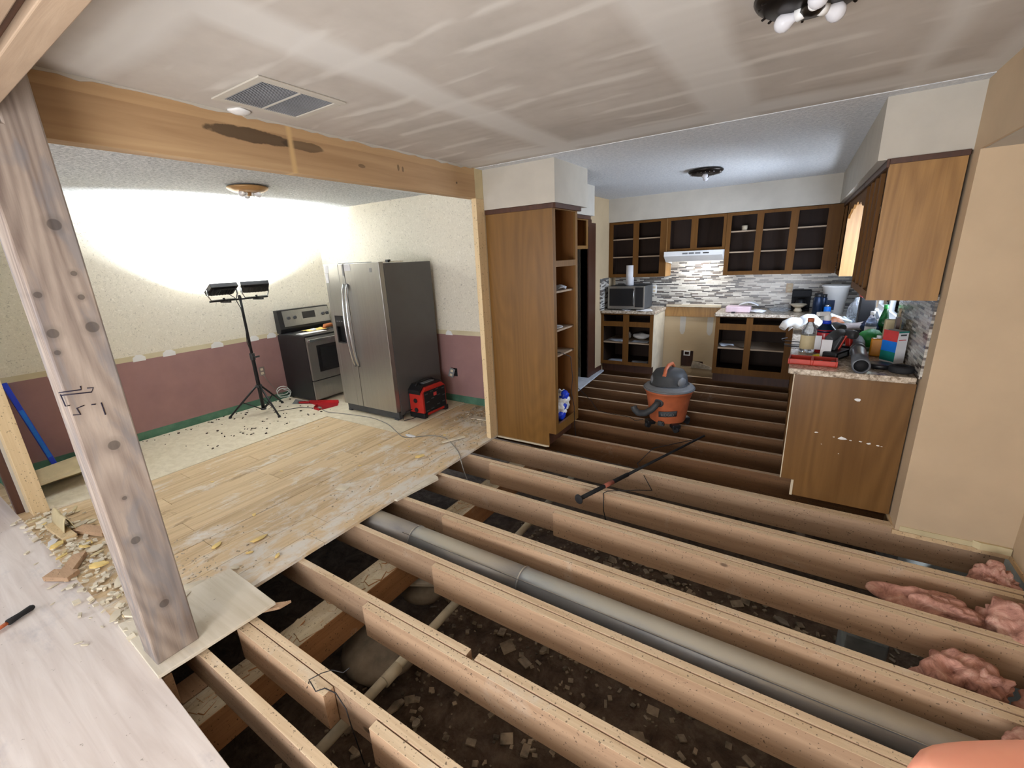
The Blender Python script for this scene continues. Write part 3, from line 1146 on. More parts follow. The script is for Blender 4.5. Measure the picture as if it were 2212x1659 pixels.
# ragged splinters at the board edge
m = MB()
m.prism([(-.02, 1.95), (.02, 1.96), (.075, 2.36), (.05, 2.38), (-.02, 2.40)], -.019, -.003)
tag(m.build('board_splinter', 'sheet2', base=True), 'split board end sticking out at the edge of the floor', 'splinter')
m = MB()
m.box(-.05, .60, -.04, .005, .88, -.021)
m.prism([(.16, .80), (.25, .90), (.26, .96), (.23, .93), (.12, .84)], -.035, -.02)
tag(m.build('split_lath', 'joist2', base=True), 'splintered strip below the plywood offcut', 'splinter')

# ------------------------------------------------------------------ cabinets
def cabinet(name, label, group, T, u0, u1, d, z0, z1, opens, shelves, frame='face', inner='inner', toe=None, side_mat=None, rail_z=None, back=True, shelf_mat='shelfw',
            side_l=True, side_r=True, cat='cabinet'):
    """open carcass with a face frame; u along the front, v = 0 at the front going back"""
    c = T @ Vector(((u0 + u1) / 2, d / 2, z0))
    t = thing(name, label, cat, c, group=group)
    mb = lambda: MB(c, T)
    th = .018
    zb = z0 if toe is None else z0 + toe
    m = mb()
    m.box(u0 + (0 if side_l else th), .02, zb, u0 + th, d, z1)
    m.box(u1 - th, .02, zb, u1, d, z1)
    m.box(u0 + th, .02, zb, u1 - th, d, zb + th)
    m.box(u0 + th, .02, z1 - th, u1 - th, d, z1)
    if back:
        m.box(u0 + th, d - .008, zb + th, u1 - th, d, z1 - th)
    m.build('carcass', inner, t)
    m = mb()
    holes(m, u0, u1, zb, z1, 0, .0195, opens, lambda q, a, b, c0, c1, d0, d1, mi: q.box(a, d0, c0, b, d1, c1, mi))
    m.build('face_frame', frame, t)
    for z in shelves:
        if isinstance(z, tuple):
            z, a, b = z
        else:
            a, b = u0, u1
        m = mb()
        m.box(a + th + .002, .035, z - .008, b - th - .002, d - .012, z + .008)
        m.build('shelf', shelf_mat, t)
    if toe:
        m = mb()
        m.box(u0 + .004, .075, z0, u1 - .004, .093, z0 + toe)
        m.box(u0 + .004, .093, z0, u0 + .02, d, z0 + toe)
        m.box(u1 - .02, .093, z0, u1 - .004, d, z0 + toe)
        m.build('toe_kick', 'darktrim', t)
    if side_mat:
        for s, mm in side_mat.items():
            m = mb()
            if s == 'r':
                m.box(u1 + .0005, .0, zb, u1 + .006, d, z1)
            else:
                m.box(u0 - .006, .0, zb, u0 - .0005, d, z1)
            if toe:
                if s == 'r':
                    m.box(u1 + .0005, .075, z0, u1 + .006, d, zb)
                else:
                    m.box(u0 - .006, .075, z0, u0 - .0005, d, zb)
            m.build('end_panel', mm, t)
    return t, mb


TY = lambda y: Matrix.Translation((0, y, 0))
TXn = lambda x: Matrix(((0, 1, 0, x), (1, 0, 0, 0), (0, 0, 1, 0), (0, 0, 0, 1)))        # faces -x: u = y, v = +x
TXp = lambda x: Matrix(((0, -1, 0, x), (1, 0, 0, 0), (0, 0, 1, 0), (0, 0, 0, 1)))       # faces +x: u = y, v = -x

G_UP = 'wall cabinets with open face frames'
cabinet('wall_cabinet', 'two door wide open wall cabinet at the left end above the microwave', G_UP, TY(6.40), .003, .815, .30, 1.36, 2.12,
        [(.06, .356, 1.405, 2.09), (.432, .73, 1.405, 2.09)], [1.64, 1.885], side_mat={'r': 'endpanel'})
cabinet('wall_cabinet', 'short open wall cabinet directly above the range hood', G_UP, TY(6.40), .823, 1.545, .30, 1.69, 2.12,
        [(.86, 1.125, 1.722, 2.085), (1.205, 1.51, 1.722, 2.085)], [])
cabinet('wall_cabinet', 'three bay open wall cabinet right of the range hood', G_UP, TY(6.40), 1.548, 2.73, .30, 1.365, 2.12,
        [(1.60, 1.88, 1.412, 2.085), (1.952, 2.23, 1.412, 2.085), (2.31, 2.59, 1.412, 2.085)], [1.645, 1.895])
cabinet('wall_cabinet', 'corner wall cabinet beyond the window with its side panel lit orange', G_UP, TXn(2.735), 5.79, 6.395, .31, 1.365, 2.12,
        [(5.85, 6.30, 1.41, 2.085)], [1.645, 1.895], side_mat={'l': 'endpanel'})
t, mb = cabinet('wall_cabinet', 'nearest wall cabinet with a large oak end panel above the peninsula', G_UP, TXn(2.735), 3.338, 4.36, .312, 1.37, 2.12,
        [(3.385, 3.60, 1.415, 2.085), (3.665, 3.83, 1.415, 2.085), (3.895, 4.06, 1.415, 2.085), (4.12, 4.32, 1.415, 2.085)], [1.65, 1.90])
m = mb()
m.box(3.332, -.002, 1.368, 3.3375, .312, 2.12)
m.build('end_panel', 'endpanel', t)
m = mb()
m.box(3.322, -.014, 2.085, 4.36, -.0005, 2.128)
m.box(3.322, -.0005, 2.100, 3.3315, .316, 2.128)
m.build('top_moulding', 'darktrim', t, .002)
# scalloped valance over the sink window
m = MB()
pts = [(4.362, 2.12), (4.362, 1.93)]
for k in range(1, 24):
    u = k / 24
    pts.append((4.362 + u * 1.42, 1.96 + .06 * math.sin(u * PI) + .012 * math.cos(u * 10 * PI)))
pts += [(5.782, 1.93), (5.782, 2.12)]
m.prism(pts, 2.737, 2.755, 0, 'yz')
tag(m.build('valance', 'face', base=True), 'scalloped wooden valance bridging the cabinets over the window', 'valance')
m = MB()
m.box(2.72, 4.362, 2.085, 2.7345, 6.385, 2.124)
tag(m.build('top_moulding', 'darktrim', base=True), 'dark moulding along the soffit above the window valance', 'moulding')

G_B = 'base cabinets with doors and drawers removed'
t, mb = cabinet('base_cabinet', 'open base cabinet under the microwave with a pale painted side', G_B, TY(6.12), .002, .762, .59, 0, .87,
        [(.037, .333, .755, .853), (.415, .715, .755, .853), (.037, .333, .168, .685), (.415, .715, .168, .685)], [.44], toe=.12,
        side_mat={'r': 'painted_side'})
t, mb = cabinet('base_cabinet', 'open base cabinet right of the empty range gap', G_B, TY(6.12), 1.55, 2.43, .59, 0, .87,
        [(1.597, 1.90, .778, .862), (1.972, 2.33, .778, .862), (1.597, 1.90, .20, .70), (1.972, 2.33, .20, .70)], [.455], toe=.12)
# right hand run, seen by its end
t, mb = cabinet('base_cabinet', 'long sink base run ending in the scuffed brown peninsula panel', G_B, TXn(2.43), 3.41, 6.115, .61, 0, .87,
        [(3.47, 3.95, .16, .70), (4.02, 4.45, .16, .70), (4.55, 5.5, .16, .70)], [.45], toe=.10)
m = mb()
m.prism([(2.432, .10), (2.502, .10), (2.502, -.018), (3.052, -.018), (3.052, .868), (2.432, .868)], 3.396, 3.4095, 0, 'xz') if False else None
c0 = t.location
m = MB(c0)
m.prism([(2.430, .10), (2.500, .10), (2.500, -.018), (3.052, -.018), (3.052, .868), (2.430, .868)], 3.396, 3.4095, 0, 'xz')
m.build('end_panel', 'penpanel', t, .001)
m = MB(c0)
m.box(2.430, 3.393, .10, 2.4298 + .006, 3.3955, .868)
m.box(2.500, 3.390, -.018, 2.515, 3.3955, .1)
m.build('torn_edge', 'painted_side', t)
m = MB(c0)
for (x, z, s) in ((2.79, .735, .022), (2.745, .46, .030), (2.79, .455, .008), (2.70, .463, .007), (2.84, .457, .010), (2.885, .452, .014), (2.93, .446, .012), (2.60, .478, .012),
                  (2.95, .444, .006), (2.74, .35, .004), (2.64, .40, .004)):
    n = 7
    m.prism([(x + s * random.uniform(.6, 1.1) * math.cos(2 * PI * k / n), z + s * .45 * random.uniform(.5, 1.2) * math.sin(2 * PI * k / n)) for k in range(n)], 3.3945, 3.3962, 0, 'xz')
m.build('plaster_fleck', 'white', t)['kind'] = 'stuff'

# counters
t = thing('countertop', 'speckled laminate countertop on the small left base cabinet', 'countertop', (.4, 6.4, .87))
m = MB((.4, 6.4, .87))
m.box(.0145, 6.09, .8705, .785, 6.707, .91)
m.build('slab', 'granite', t, .006)
t = thing('countertop', 'speckled laminate countertop of the L shaped run along back and right wall', 'countertop', (2.4, 6.0, .87))
m = MB((2.4, 6.0, .87))
m.prism([(1.53, 6.707), (1.53, 6.105), (1.545, 6.09), (2.395, 6.09), (2.395, 3.40), (2.415, 3.378), (3.045, 3.378), (3.045, 6.707)], .8705, .91)
m.build('slab', 'granite', t, .006)
m = MB()
m.box(.79, 6.685, .915, 1.525, 6.7075, .945)
tag(m.build('counter_ledge', 'painted_side', base=True), 'narrow pale ledge under the mosaic between the two counters', 'ledge')
m = MB()
m.box(.775, 6.70, .775, 1.545, 6.719, .910)
tag(m.build('cleat_board', 'endpanel', base=True), 'bare wooden cleat screwed across the back of the range gap', 'board')
m = MB()
for x in (1.03, 1.40):
    m.prism([(x - .04, .772), (x + .04, .772), (x + .035, .56), (x + .01, .51), (x - .02, .515), (x - .04, .56)], 6.7185, 6.7205, 0, 'xz')
t = m.build('wall_patch', 'white_paint')
struct(t)
# broken drywall flap by the hole
m = MB()
m.prism([(1.18, .02), (1.50, .015), (1.45, .05), (1.28, .11), (1.20, .12)], 6.70, 6.7195, 0, 'xz')
tag(m.build('broken_drywall', 'rubble', base=True), 'broken drywall piece at the foot of the range gap', 'drywall scrap')
t = thing('outlet_box', 'open electrical box at the hole in the range gap wall', 'electrical box', (1.11, 6.70, .20))
m = MB((1.11, 6.70, .20))
holes(m, 1.07, 1.16, .20, .27, 6.695, 6.718, [(1.085, 1.145, .212, .258)], put_xz)
m.build('box_rim', 'white', t)

# pantry cabinet, opening towards +x
t, mb = cabinet('pantry_cabinet', 'tall golden plywood pantry cabinet with open shelves beside the pale stud', None, TXp(.66), 3.352, 3.83, .655, -.0, 2.115,
        [(3.395, 3.785, 1.665, 2.07), (3.395, 3.785, .20, 1.615)], [1.40, 1.06, .83], frame='pantry', inner='pinner', toe=.12, cat='cabinet')
m = MB(t.location)
m.prism([(.004, -.018), (.585, -.018), (.585, .12), (.66, .12), (.66, 2.114), (.004, 2.114)], 3.342, 3.3515, 0, 'xz')
m.build('side_panel', 'pantry', t, .001)
m = mb()
m.prism([(0, 0)] * 0 or [(3.334, .013), (3.842, .013), (3.842, 0.0), (3.334, 0.0)], 2.085, 2.113) if False else None
m = MB(t.location)
m.prism([(.006, 3.333), (.675, 3.333), (.690, 3.345), (.690, 3.85), (.662, 3.85), (.662, 3.3415), (.006, 3.3415)], 2.075, 2.113)
m.build('top_moulding', 'darktrim', t, .003)
m = MB(t.location)
m.prism([(.01, 3.325), (.56, 3.330), (.58, 3.3415), (.01, 3.3415)], -.018, -.004)
m.build('torn_base', 'painted_side', t)
# over-refrigerator nook cabinet
t, mb = cabinet('nook_cabinet', 'small high cabinet over the empty refrigerator nook behind the pantry', None, TXp(.335), 3.99, 4.84, .325, 1.765, 2.115,
        [(4.04, 4.40, 1.80, 2.065), (4.45, 4.79, 1.80, 2.065)], [], frame='pantry', inner='pinner')
m = MB(t.location)
m.prism([(.336, 3.99), (.36, 3.99), (.36, 4.86), (.336, 4.86)], 2.075, 2.113)
m.build('top_moulding', 'darktrim', t, .003)

# range hood
t = thing('range_hood', 'cream under cabinet range hood with its lamp lit', 'range hood', (1.19, 6.5, 1.52))
m = MB((1.19, 6.5, 1.52))
m.box(.826, 6.25, 1.628, 1.545, 6.707, 1.688)
m.prism([(6.25, 1.628), (6.262, 1.628), (6.37, 1.555), (6.36, 1.555)], .826, 1.545, 0, 'yz')
m.prism([(6.262, 1.628), (6.70, 1.628), (6.70, 1.52), (6.36, 1.555)], .826, .836, 0, 'yz')
m.prism([(6.262, 1.628), (6.70, 1.628), (6.70, 1.52), (6.36, 1.555)], 1.535, 1.545, 0, 'yz')
m.build('hood_shell', 'white', t, .002)
for k in range(3):
    m = MB((1.19, 6.5, 1.52))
    m.box(1.065 + k * .078, 6.2465, 1.648, 1.128 + k * .078, 6.2495, 1.669)
    m.build('vent_grille', 'grey', t)
m = MB((1.19, 6.5, 1.52))
m.box(1.315, 6.2465, 1.650, 1.385, 6.2495, 1.664)
m.build('switch', 'black', t)
m = MB((1.19, 6.5, 1.52))
m.box(1.30, 6.42, 1.6, 1.46, 6.52, 1.62)
m.build('lamp_lens', 'hoodlight', t)
lh = area('hood_lamp', (1.24, 6.50, 1.59), (1.24, 6.60, 0.9), .22, 5.0, (0.97, 0.98, 1.0), .12)

# ------------------------------------------------------------------ ceiling fixtures
def dish_lamp(label, x, y, r, dish, nb=2, chain=False, ang=0.0, group=None):
    t = thing('ceiling_lamp', label, 'ceiling light', (x, y, CE - .09), (0, 0, ang), group)
    m = MB()
    m.lathe((0, 0, .088), [(r, -.012), (r * 1.02, -.02), (r * .98, -.03), (r * .80, -.048), (r * .45, -.058), (0.001, -.060)], 40)
    m.build('dish', dish, t)
    m = MB()
    m.lathe((0, 0, .030), [(.03, 0), (.032, -.012), (.02, -.024), (.001, -.028)], 20)
    m.build('hub', dish, t)
    for k in range(nb):
        a = PI * 2 * k / nb + .5
        d = Vector((math.cos(a), math.sin(a), -.15)).normalized()
        m = MB()
        p = Vector((0, 0, .026)) + d * .015
        m.cyl(p, p + d * .028, .016, .018)
        s = m.build('socket', 'white', t)
        m = MB()
        m.lathe(p + d * .028, [(.012, 0), (.014, .010), (.023, .024), (.026, .036), (.023, .048), (.014, .058), (.001, .061)], 20, d)
        m.build('bulb', 'bulb', t)
    if chain:
        m = MB()
        m.tube([(0, 0, .005), (.003, 0, -.03), (.006, 0, -.075)], .0015, 6)
        m.build('pull_chain', 'chrome', t)
    else:
        for k in range(16):
            pass
    return t


dish_lamp('wood rimmed ceiling lamp with pull chain in the brightly lit dining room', -1.90, 2.35, .165, 'brass', 3, True, .3)
lk = dish_lamp('dark bronze ceiling lamp with bare bulbs in the middle of the kitchen', 1.52, 4.89, .155, 'darkbronze', 2, False, 1.2)
lf = dish_lamp('dark bronze ceiling lamp with bare bulbs cut by the top of the picture', 2.33, 1.80, .155, 'darkbronze', 3, False, .2)
for L in (lk, lf):
    m = MB()
    for k in range(24):
        a = 2 * PI * k / 24
        if k % 6 == 5:
            continue
        m.obox((.128 * math.cos(a), .128 * math.sin(a), .049), (.034, .007, .004), (0, -.42, a) if False else (0, .35, a))
    m.build('pierced_ribs', 'chrome' if L is lk else 'darkbronze', L)
    L.children[0]['label'] = 'fluted dark dish'

# return air grille in the ceiling
t = thing('ceiling_vent', 'rectangular return air grille in the drywall ceiling beside the beam', 'vent', (.33, 1.35, CE - .012))
gx0, gx1, gy0, gy1 = .125, .51, 1.155, 1.565
m = MB((.33, 1.35, CE - .012))
holes(m, gx0, gx1, gy0, gy1, 0, 0, [(gx0 + .04, gx1 - .04, gy0 + .035, gy1 - .035)], lambda q, a, b, c0_, c1_, d0, d1, mi: q.box(a, c0_, CE - .008, b, c1_, CE - .0005))
m.build('frame', 'white_paint', t, .002)
m = MB((.33, 1.35, CE - .012))
m.box(gx0 + .04, gy0 + .035, CE - .003, gx1 - .04, gy1 - .035, CE - .0012)
m.build('duct_opening', 'matblack', t)
m = MB((.33, 1.35, CE - .012))
y = gy0 + .040
while y < gy1 - .04:
    m.obox((.3175, y, CE - .006), (.303, .0045, .003), (.5, 0, 0))
    y += .0092
m.build('louvres', 'grey', t)
m = MB((.33, 1.35, CE - .012))
m.box(gx0 + .04, 1.357, CE - .009, gx1 - .04, 1.363, CE - .004)
m.build('divider', 'white_paint', t)
m = MB()
m.blob((.04, 1.32, CE - .004), (.05, .05, .012), 2, .3, 3, 4)
tag(m.build('foam_patch', 'white', base=True), 'small white foam lump at the edge of the ceiling above the beam', 'foam')

# ------------------------------------------------------------------ refrigerator
FX, FY = -1.66, 3.52
t = thing('refrigerator', 'side by side stainless steel refrigerator with grey sides standing on the underlayment', 'refrigerator', (FX, FY, .008))
B = lambda: MB((FX, FY, .008))
m = B()
m.box(-2.105, 3.205, .055, -1.212, 3.90, 1.715)
m.build('cabinet_body', 'fridgeside', t, .004)
for nm, a, b in (('freezer_door', -2.115, -1.776), ('fridge_door', -1.766, -1.212)):
    m = B()
    if nm == 'freezer_door':
        holes(m, a, b, .105, 1.728, 3.14, 3.20, [(-2.062, -1.865, .838, 1.162)], put_xz)
    else:
        m.box(a, 3.14, .105, b, 3.20, 1.728)
    dr = m.build(nm, 'steel', t, .004)
    # bowed handle
    hx = -1.802 if nm == 'freezer_door' else -1.740
    m = B()
    pts = []
    for k in range(17):
        u = k / 16
        pts.append((hx, 3.138 - .062 * math.sin(u * PI) ** .6 if 0 < k < 16 else 3.139, 1.515 - u * .925))
    m.tube(pts, .0125, 12)
    m.build('handle', 'chrome', dr)
    if nm == 'freezer_door':
        m = B()
        holes(m, -2.0615, -1.8655, .8385, 1.1615, 3.146, 3.19, [(-2.045, -1.88, .865, 1.04)], put_xz)
        m.box(-2.045, 3.185, .865, -1.88, 3.19, 1.04)
        m.build('dispenser', 'black', dr)
        m = B()
        for q in range(4):
            m.box(-2.04 + q * .04, 3.1445, 1.095, -2.015 + q * .04, 3.1462, 1.105)
        m.build('dispenser_buttons', 'grey', dr)
        m = B()
        m.box(-2.045, 3.125, .838, -1.88, 3.185, .850)
        m.build('drip_tray', 'steel', dr)
m = B()
m.box(-2.10, 3.17, .02, -1.216, 3.22, .10)
for x in (-2.06, -1.26):
    m.box(x - .03, 3.16, .0085, x + .03, 3.24, .03)
m.build('base_grille', 'charcoal', t, .002)
m = B()
m.box(-1.36, 3.1385, 1.63, -1.325, 3.1398, 1.672)
m.build('maker_badge', 'grey', t)
for (x0, x1, z0, z1, c) in ((-2.10, -2.035, 1.635, 1.715, 'paper'), (-1.80, -1.778, 1.60, 1.72, 'grey'), (-1.762, -1.66, 1.65, 1.722, 'paper')):
    m = B()
    m.box(x0, 3.138, z0, x1, 3.1397, z1)
    m.build('energy_sticker', c, t)
m = MB()
m.box(-2.10, 3.1365, 1.53, -2.05, 3.1378, 1.63)
tag(m.build('taped_note', 'paper', base=True), 'white note taped high on the freezer door', 'note')
m = MB()
m.obox((-1.55, 3.45, 1.727), (.62, .05, .012), (0, 0, .12))
tag(m.build('wood_lath', 'flakepale', base=True), 'thin strip of wood lying on top of the refrigerator', 'lath')
m = MB()
m.box(-2.0, 3.25, 1.721, -1.5, 3.30, 1.735)
m.box(-1.42, 3.42, 1.721, -1.38, 3.46, 1.750)
tag(m.build('hinge_cover', 'charcoal', base=True), 'dark hinge bracket lying on top of the refrigerator', 'bracket')

# ------------------------------------------------------------------ stove, facing +x
SX, SY = -3.04, 3.52
t = thing('stove', 'black sided electric stove with stainless front tucked behind the refrigerator', 'stove', (SX, SY, .008))
B = lambda: MB((SX, SY, .008))
m = B()
m.box(-3.345, 3.15, .03, -2.745, 3.905, .868)
for x in (-3.3, -2.8):
    for y in (3.19, 3.86):
        m.cyl((x, y, .0085), (x, y, .031), .02)
m.build('body', 'black', t, .003)
m = B()
m.box(-3.30, 3.148, .8685, -2.725, 3.907, .885)
m.build('cooktop', 'black', t, .004)
for (x, y, r) in ((-2.88, 3.33, .095), (-2.88, 3.70, .075), (-3.13, 3.34, .07), (-3.13, 3.71, .09)):
    m = B()
    m.lathe((x, y, .8852), [(r - .004, 0), (r - .004, .0008), (r, .0008), (r, 0)], 32)
    m.build('burner_ring', 'grey', t)
m = B()
m.box(-2.744, 3.155, .30, -2.715, 3.90, .862)
d = m.build('oven_door', 'steel', t, .004)
m = B()
m.box(-2.7145, 3.27, .40, -2.708, 3.79, .745)
m.build('oven_window', 'black', d, .003)
m = B()
m.box(-2.7075, 3.32, .44, -2.7065, 3.74, .71)
m.build('oven_glass', 'matblack', d)
m = B()
m.box(-2.7145, 3.165, .800, -2.675, 3.89, .838)
m.build('handle', 'chrome', d, .006)
m = B()
m.box(-2.744, 3.155, .045, -2.717, 3.90, .288)
m.build('drawer', 'steel', t, .004)
m = B()
m.prism([(-3.345, .886), (-3.26, .886), (-3.235, .94), (-3.262, 1.185), (-3.345, 1.185)], 3.152, 3.905, 0, 'xz')
m.build('backguard', 'black', t, .004)
m = B()
m.prism([(-3.2375, .968), (-3.2330, .968), (-3.2550, 1.172), (-3.2600, 1.172)], 3.215, 3.895, 0, 'xz')
cp = m.build('control_panel', 'steel', t)
for y in (3.285, 3.375, 3.80, 3.865):
    m = B()
    m.cyl((-3.247, y, 1.075), (-3.222, y, 1.078), .022, .019, 20)
    m.box(-3.223, y - .004, 1.058, -3.214, y + .004, 1.098)
    m.build('knob', 'charcoal', cp)
m = B()
m.prism([(-3.2475, 1.045), (-3.2410, 1.045), (-3.250, 1.135), (-3.2565, 1.135)], 3.49, 3.68, 0, 'xz')
m.build('clock_display', 'black', cp)
m = MB()
def rag(u, v):
    from mathutils import noise as mn
    x, y = -3.08 + .20 * (u - .5), 3.52 + .26 * (v - .5)
    return Vector((x, y, .895 + .03 * abs(mn.noise(Vector((u * 3, v * 3, 1)))) * (1 - abs(2 * u - 1))))
m.grid(rag, 14, 14)
M['ragcloth'] = plain('rag_cloth', (228, 200, 120), 0.9, var=0.2)
tag(m.build('rag', 'ragcloth', solid=.004, base=True), 'crumpled yellow and white rag on the stove top', 'rag')
m = MB()
m.blob((-3.02, 3.47, .905), (.045, .035, .018), 3, .3, 4, 3)
tag(m.build('crumpled_paper', 'paper', base=True), 'crumpled white paper on the yellow rag', 'paper')
m = MB()
m.tube([(-3.0, 3.62, .905), (-3.04, 3.66, .925), (-3.02, 3.74, .935), (-3.06, 3.80, .92), (-3.12, 3.84, .91)], [.02, .03, .028, .025, .018], 10)
tag(m.build('work_glove', 'leather', base=True), 'brown leather work glove behind the rag on the stove', 'glove')
m = MB()
m.box(-3.0, 3.20, .887, -2.86, 3.56, .891)
tag(m.build('stove_manual', 'paper', base=True), 'white sheet of paper on the front of the stove top', 'paper')

# ------------------------------------------------------------------ tripod work light
TX_, TY_ = -2.99, 2.61
t = thing('work_light', 'black tripod stand with two floodlights aimed at the dining wall', 'work light', (TX_, TY_, .008))
B = lambda: MB((TX_, TY_, .008))
m = B()
m.cyl((TX_, TY_, .06), (TX_, TY_, .74), .021)
m.build('lower_pole', 'black', t)
m = B()
m.cyl((TX_, TY_, .70), (TX_, TY_, 1.40), .015)
m.build('upper_pole', 'black', t)
m = B()
m.cyl((TX_, TY_, .68), (TX_, TY_, .76), .028)
m.cyl((TX_ + .02, TY_, .72), (TX_ + .06, TY_ + .02, .72), .007)
m.obox((TX_ + .065, TY_ + .024, .72), (.012, .05, .02))
m.build('clamp', 'charcoal', t, .002)
m = B()
m.cyl((TX_, TY_, .34), (TX_, TY_, .37), .034)
m.cyl((TX_, TY_, .055), (TX_, TY_, .075), .030)
m.build('leg_collar', 'charcoal', t)
for fx, fy in ((-3.19, 2.30), (-2.64, 2.60), (-3.17, 2.95)):
    hx, hy = TX_ + (fx - TX_) * .08, TY_ + (fy - TY_) * .08
    m = B()
    m.cyl((hx, hy, .355), (fx, fy, .018), .011, seg=12)
    lg = m.build('leg', 'black', t)
    m = B()
    m.cyl((TX_ + (fx - TX_) * .06, TY_ + (fy - TY_) * .06, .065), (TX_ + (fx - TX_) * .55, TY_ + (fy - TY_) * .55, .178), .006, seg=8)
    m.build('brace', 'black', lg)
    m = B()
    m.cyl((fx, fy, .008), (fx - (fx - TX_) * .03, fy - (fy - TY_) * .03, .03), .016, seg=12)
    m.build('rubber_foot', 'rubber', lg)
m = B()
m.obox((TX_, TY_, 1.395), (.018, .64, .018))
m.cyl((TX_, TY_, 1.40), (TX_, TY_, 1.44), .02, .012)
m.build('crossbar', 'black', t, .002)
from mathutils import noise as mnoise
for (hy, ya) in ((2.44, .05), (2.80, -.35)):
    hz = 1.52
    hd = B()
    hd.T = Matrix.Translation((TX_ - .0, hy, hz)) @ Euler((0, -.55, ya)).to_matrix().to_4x4()
    hd.box(-.085, -.145, -.022, .085, .145, .028)
    hd.box(-.060, -.115, -.040, .060, .115, -.022)
    for k in range(7):
        hd.box(-.050, -.09 + k * .03, -.050, .050, -.084 + k * .03, -.040)
    h = hd.build('lamp_head', 'black', t, .006)
    m = B()
    m.T = Matrix.Translation((TX_, hy, hz)) @ Euler((0, -.55, ya)).to_matrix().to_4x4()
    m.box(-.070, -.13, .0285, .070, .13, .032)
    m.build('lens', 'lens', h)
    m = B()
    m.tube([(TX_, hy - .152, hz), (TX_, hy - .155, hz - .06), (TX_, hy - .13, hz - .115), (TX_, hy + .13, hz - .115), (TX_, hy + .155, hz - .06), (TX_, hy + .152, hz)], .008, 8)
    m.build('yoke', 'chrome', h)
    m = B()
    m.obox((TX_ + .03, hy, 1.382), (.15, .02, .02), (0, 0, .2))
    m.cyl((TX_, hy, 1.395), (TX_, hy, 1.425), .012)
    m.build('mount_arm', 'black', t)
    R3 = Euler((0, -.55, ya)).to_matrix()
    nrm = R3 @ Vector((0, 0, 1))
    p = Vector((TX_, hy, hz)) + nrm * .04
    L = area('work_lamp', p, p + nrm, .14, 62, (0.93, 0.97, 1.0), .26, 2.2)
m = B()
m.tube([(TX_ + .02, 2.47, 1.48), (TX_ + .05, 2.53, 1.42), (TX_ + .03, 2.58, 1.30), (TX_ + .045, 2.585, 1.1), (TX_ + .03, 2.57, .9), (TX_ + .035, 2.60, .72),
        (TX_ + .03, 2.58, .5), (TX_ + .06, 2.60, .2), (TX_ + .12, 2.70, .02), (TX_ + .25, 2.95, .012), (-2.45, 3.02, .012)], .004, 6)
m.build('power_cord', 'wiredark', t)

# dining floor clutter
t = thing('extension_cord', 'grey extension cord running from the stove past the refrigerator to the radio', 'cord', (-2.0, 3.0, .008))
m = MB((-2.0, 3.0, .008))
pts = [(-2.45, 3.02, .012), (-2.25, 2.98, .012), (-2.05, 3.02, .012), (-1.6, 3.08, .012), (-1.25, 3.02, .012), (-1.02, 2.92, .012), (-.80, 2.85, .006), (-.60, 3.00, .006), (-.42, 3.02, .006),
       (-.25, 2.93, .006), (-.1, 2.83, .006), (.0, 2.74, .002), (.10, 2.66, -.08), (.2, 2.62, -.20), (.25, 2.6, -.205)]
P_ = []
for i in range(len(pts) - 1):
    for k in range(4):
        a = Vector(pts[max(i - 1, 0)]); b = Vector(pts[i]); c = Vector(pts[i + 1]); d_ = Vector(pts[min(i + 2, len(pts) - 1)])
        u = k / 4
        P_.append(.5 * ((2 * b) + (c - a) * u + (2 * a - 5 * b + 4 * c - d_) * u * u + (3 * b - a - 3 * c + d_) * u ** 3))
m.tube(P_, .0045, 6)
m.build('cable', 'wire', t)
m = MB((-2.0, 3.0, .008))
m.obox((-2.47, 3.02, .02), (.05, .03, .022), (0, 0, .1))
m.build('plug', 'wire', t, .004)
t = thing('coiled_cable', 'coil of white appliance cable on the floor left of the stove', 'cable', (-3.27, 3.0, .008))
m = MB((-3.27, 3.0, .008))
P_ = [(-3.24 + .05 * math.cos(a * .55) * .6 + .03 * math.sin(a * .13), 3.02 + .09 * math.sin(a * .55), .10 + .075 * math.cos(a * .55 + .4) + .002 * a) for a in range(30)]
m.tube(P_, .005, 6)
m.build('cable', 'wirewhite', t)
m = MB()
m.prism([(-2.80, 3.10), (-2.45, 3.28), (-2.36, 3.20), (-2.42, 2.97), (-2.52, 2.98), (-2.60, 3.08)], .010, .014)
m.prism([(-2.80, 3.10), (-2.45, 3.28), (-2.45, 3.285), (-2.80, 3.106)], .010, .05)
m.prism([(-2.60, 3.08), (-2.52, 2.98), (-2.42, 2.97), (-2.41, 2.965), (-2.52, 2.972), (-2.61, 3.08)], .010, .04)
m.obox((-2.86, 3.07, .025), (.14, .035, .02), (0, 0, .5))
tag(m.build('dustpan', 'redclear', base=True), 'translucent red dustpan lying in front of the stove', 'dustpan')
m = MB()
m.prism([(-3.0, 2.98), (-2.72, 3.10), (-2.86, 3.14), (-3.15, 3.12)], .009, .012)
tag(m.build('glass_shard', 'clear', base=True), 'thin clear plastic scrap beside the stove', 'scrap')


def outlet(name, label, c, axis, plate='white', tilt=0.0, dangling=False):
    t = thing(name, label, 'outlet', c, (0, 0, {'y': 0, 'x': PI / 2, 'xm': -PI / 2}[axis]))
    m = MB()
    m.obox((0, -.004 - (.04 if dangling else 0), 0), (.072, .006, .115), (0, tilt, tilt * .6))
    m.build('cover_plate', plate, t, .002)
    m = MB()
    for z in (-.026, .026):
        m.obox((z * math.sin(tilt), -.0085 - (.04 if dangling else 0), z), (.034, .003, .03), (0, tilt, tilt * .6))
    m.build('receptacle', 'painted_side', t, .001)
    if dangling:
        m = MB()
        m.box(.0, -.003, -.05, .055, 0.001, .05)
        m.build('wall_box', 'matblack', t)
        m = MB()
        m.tube([(.03, 0, .0), (.02, -.02, .02), (0, -.038, .0)], .005, 6)
        m.build('wire', 'wiredark', t)
    return t


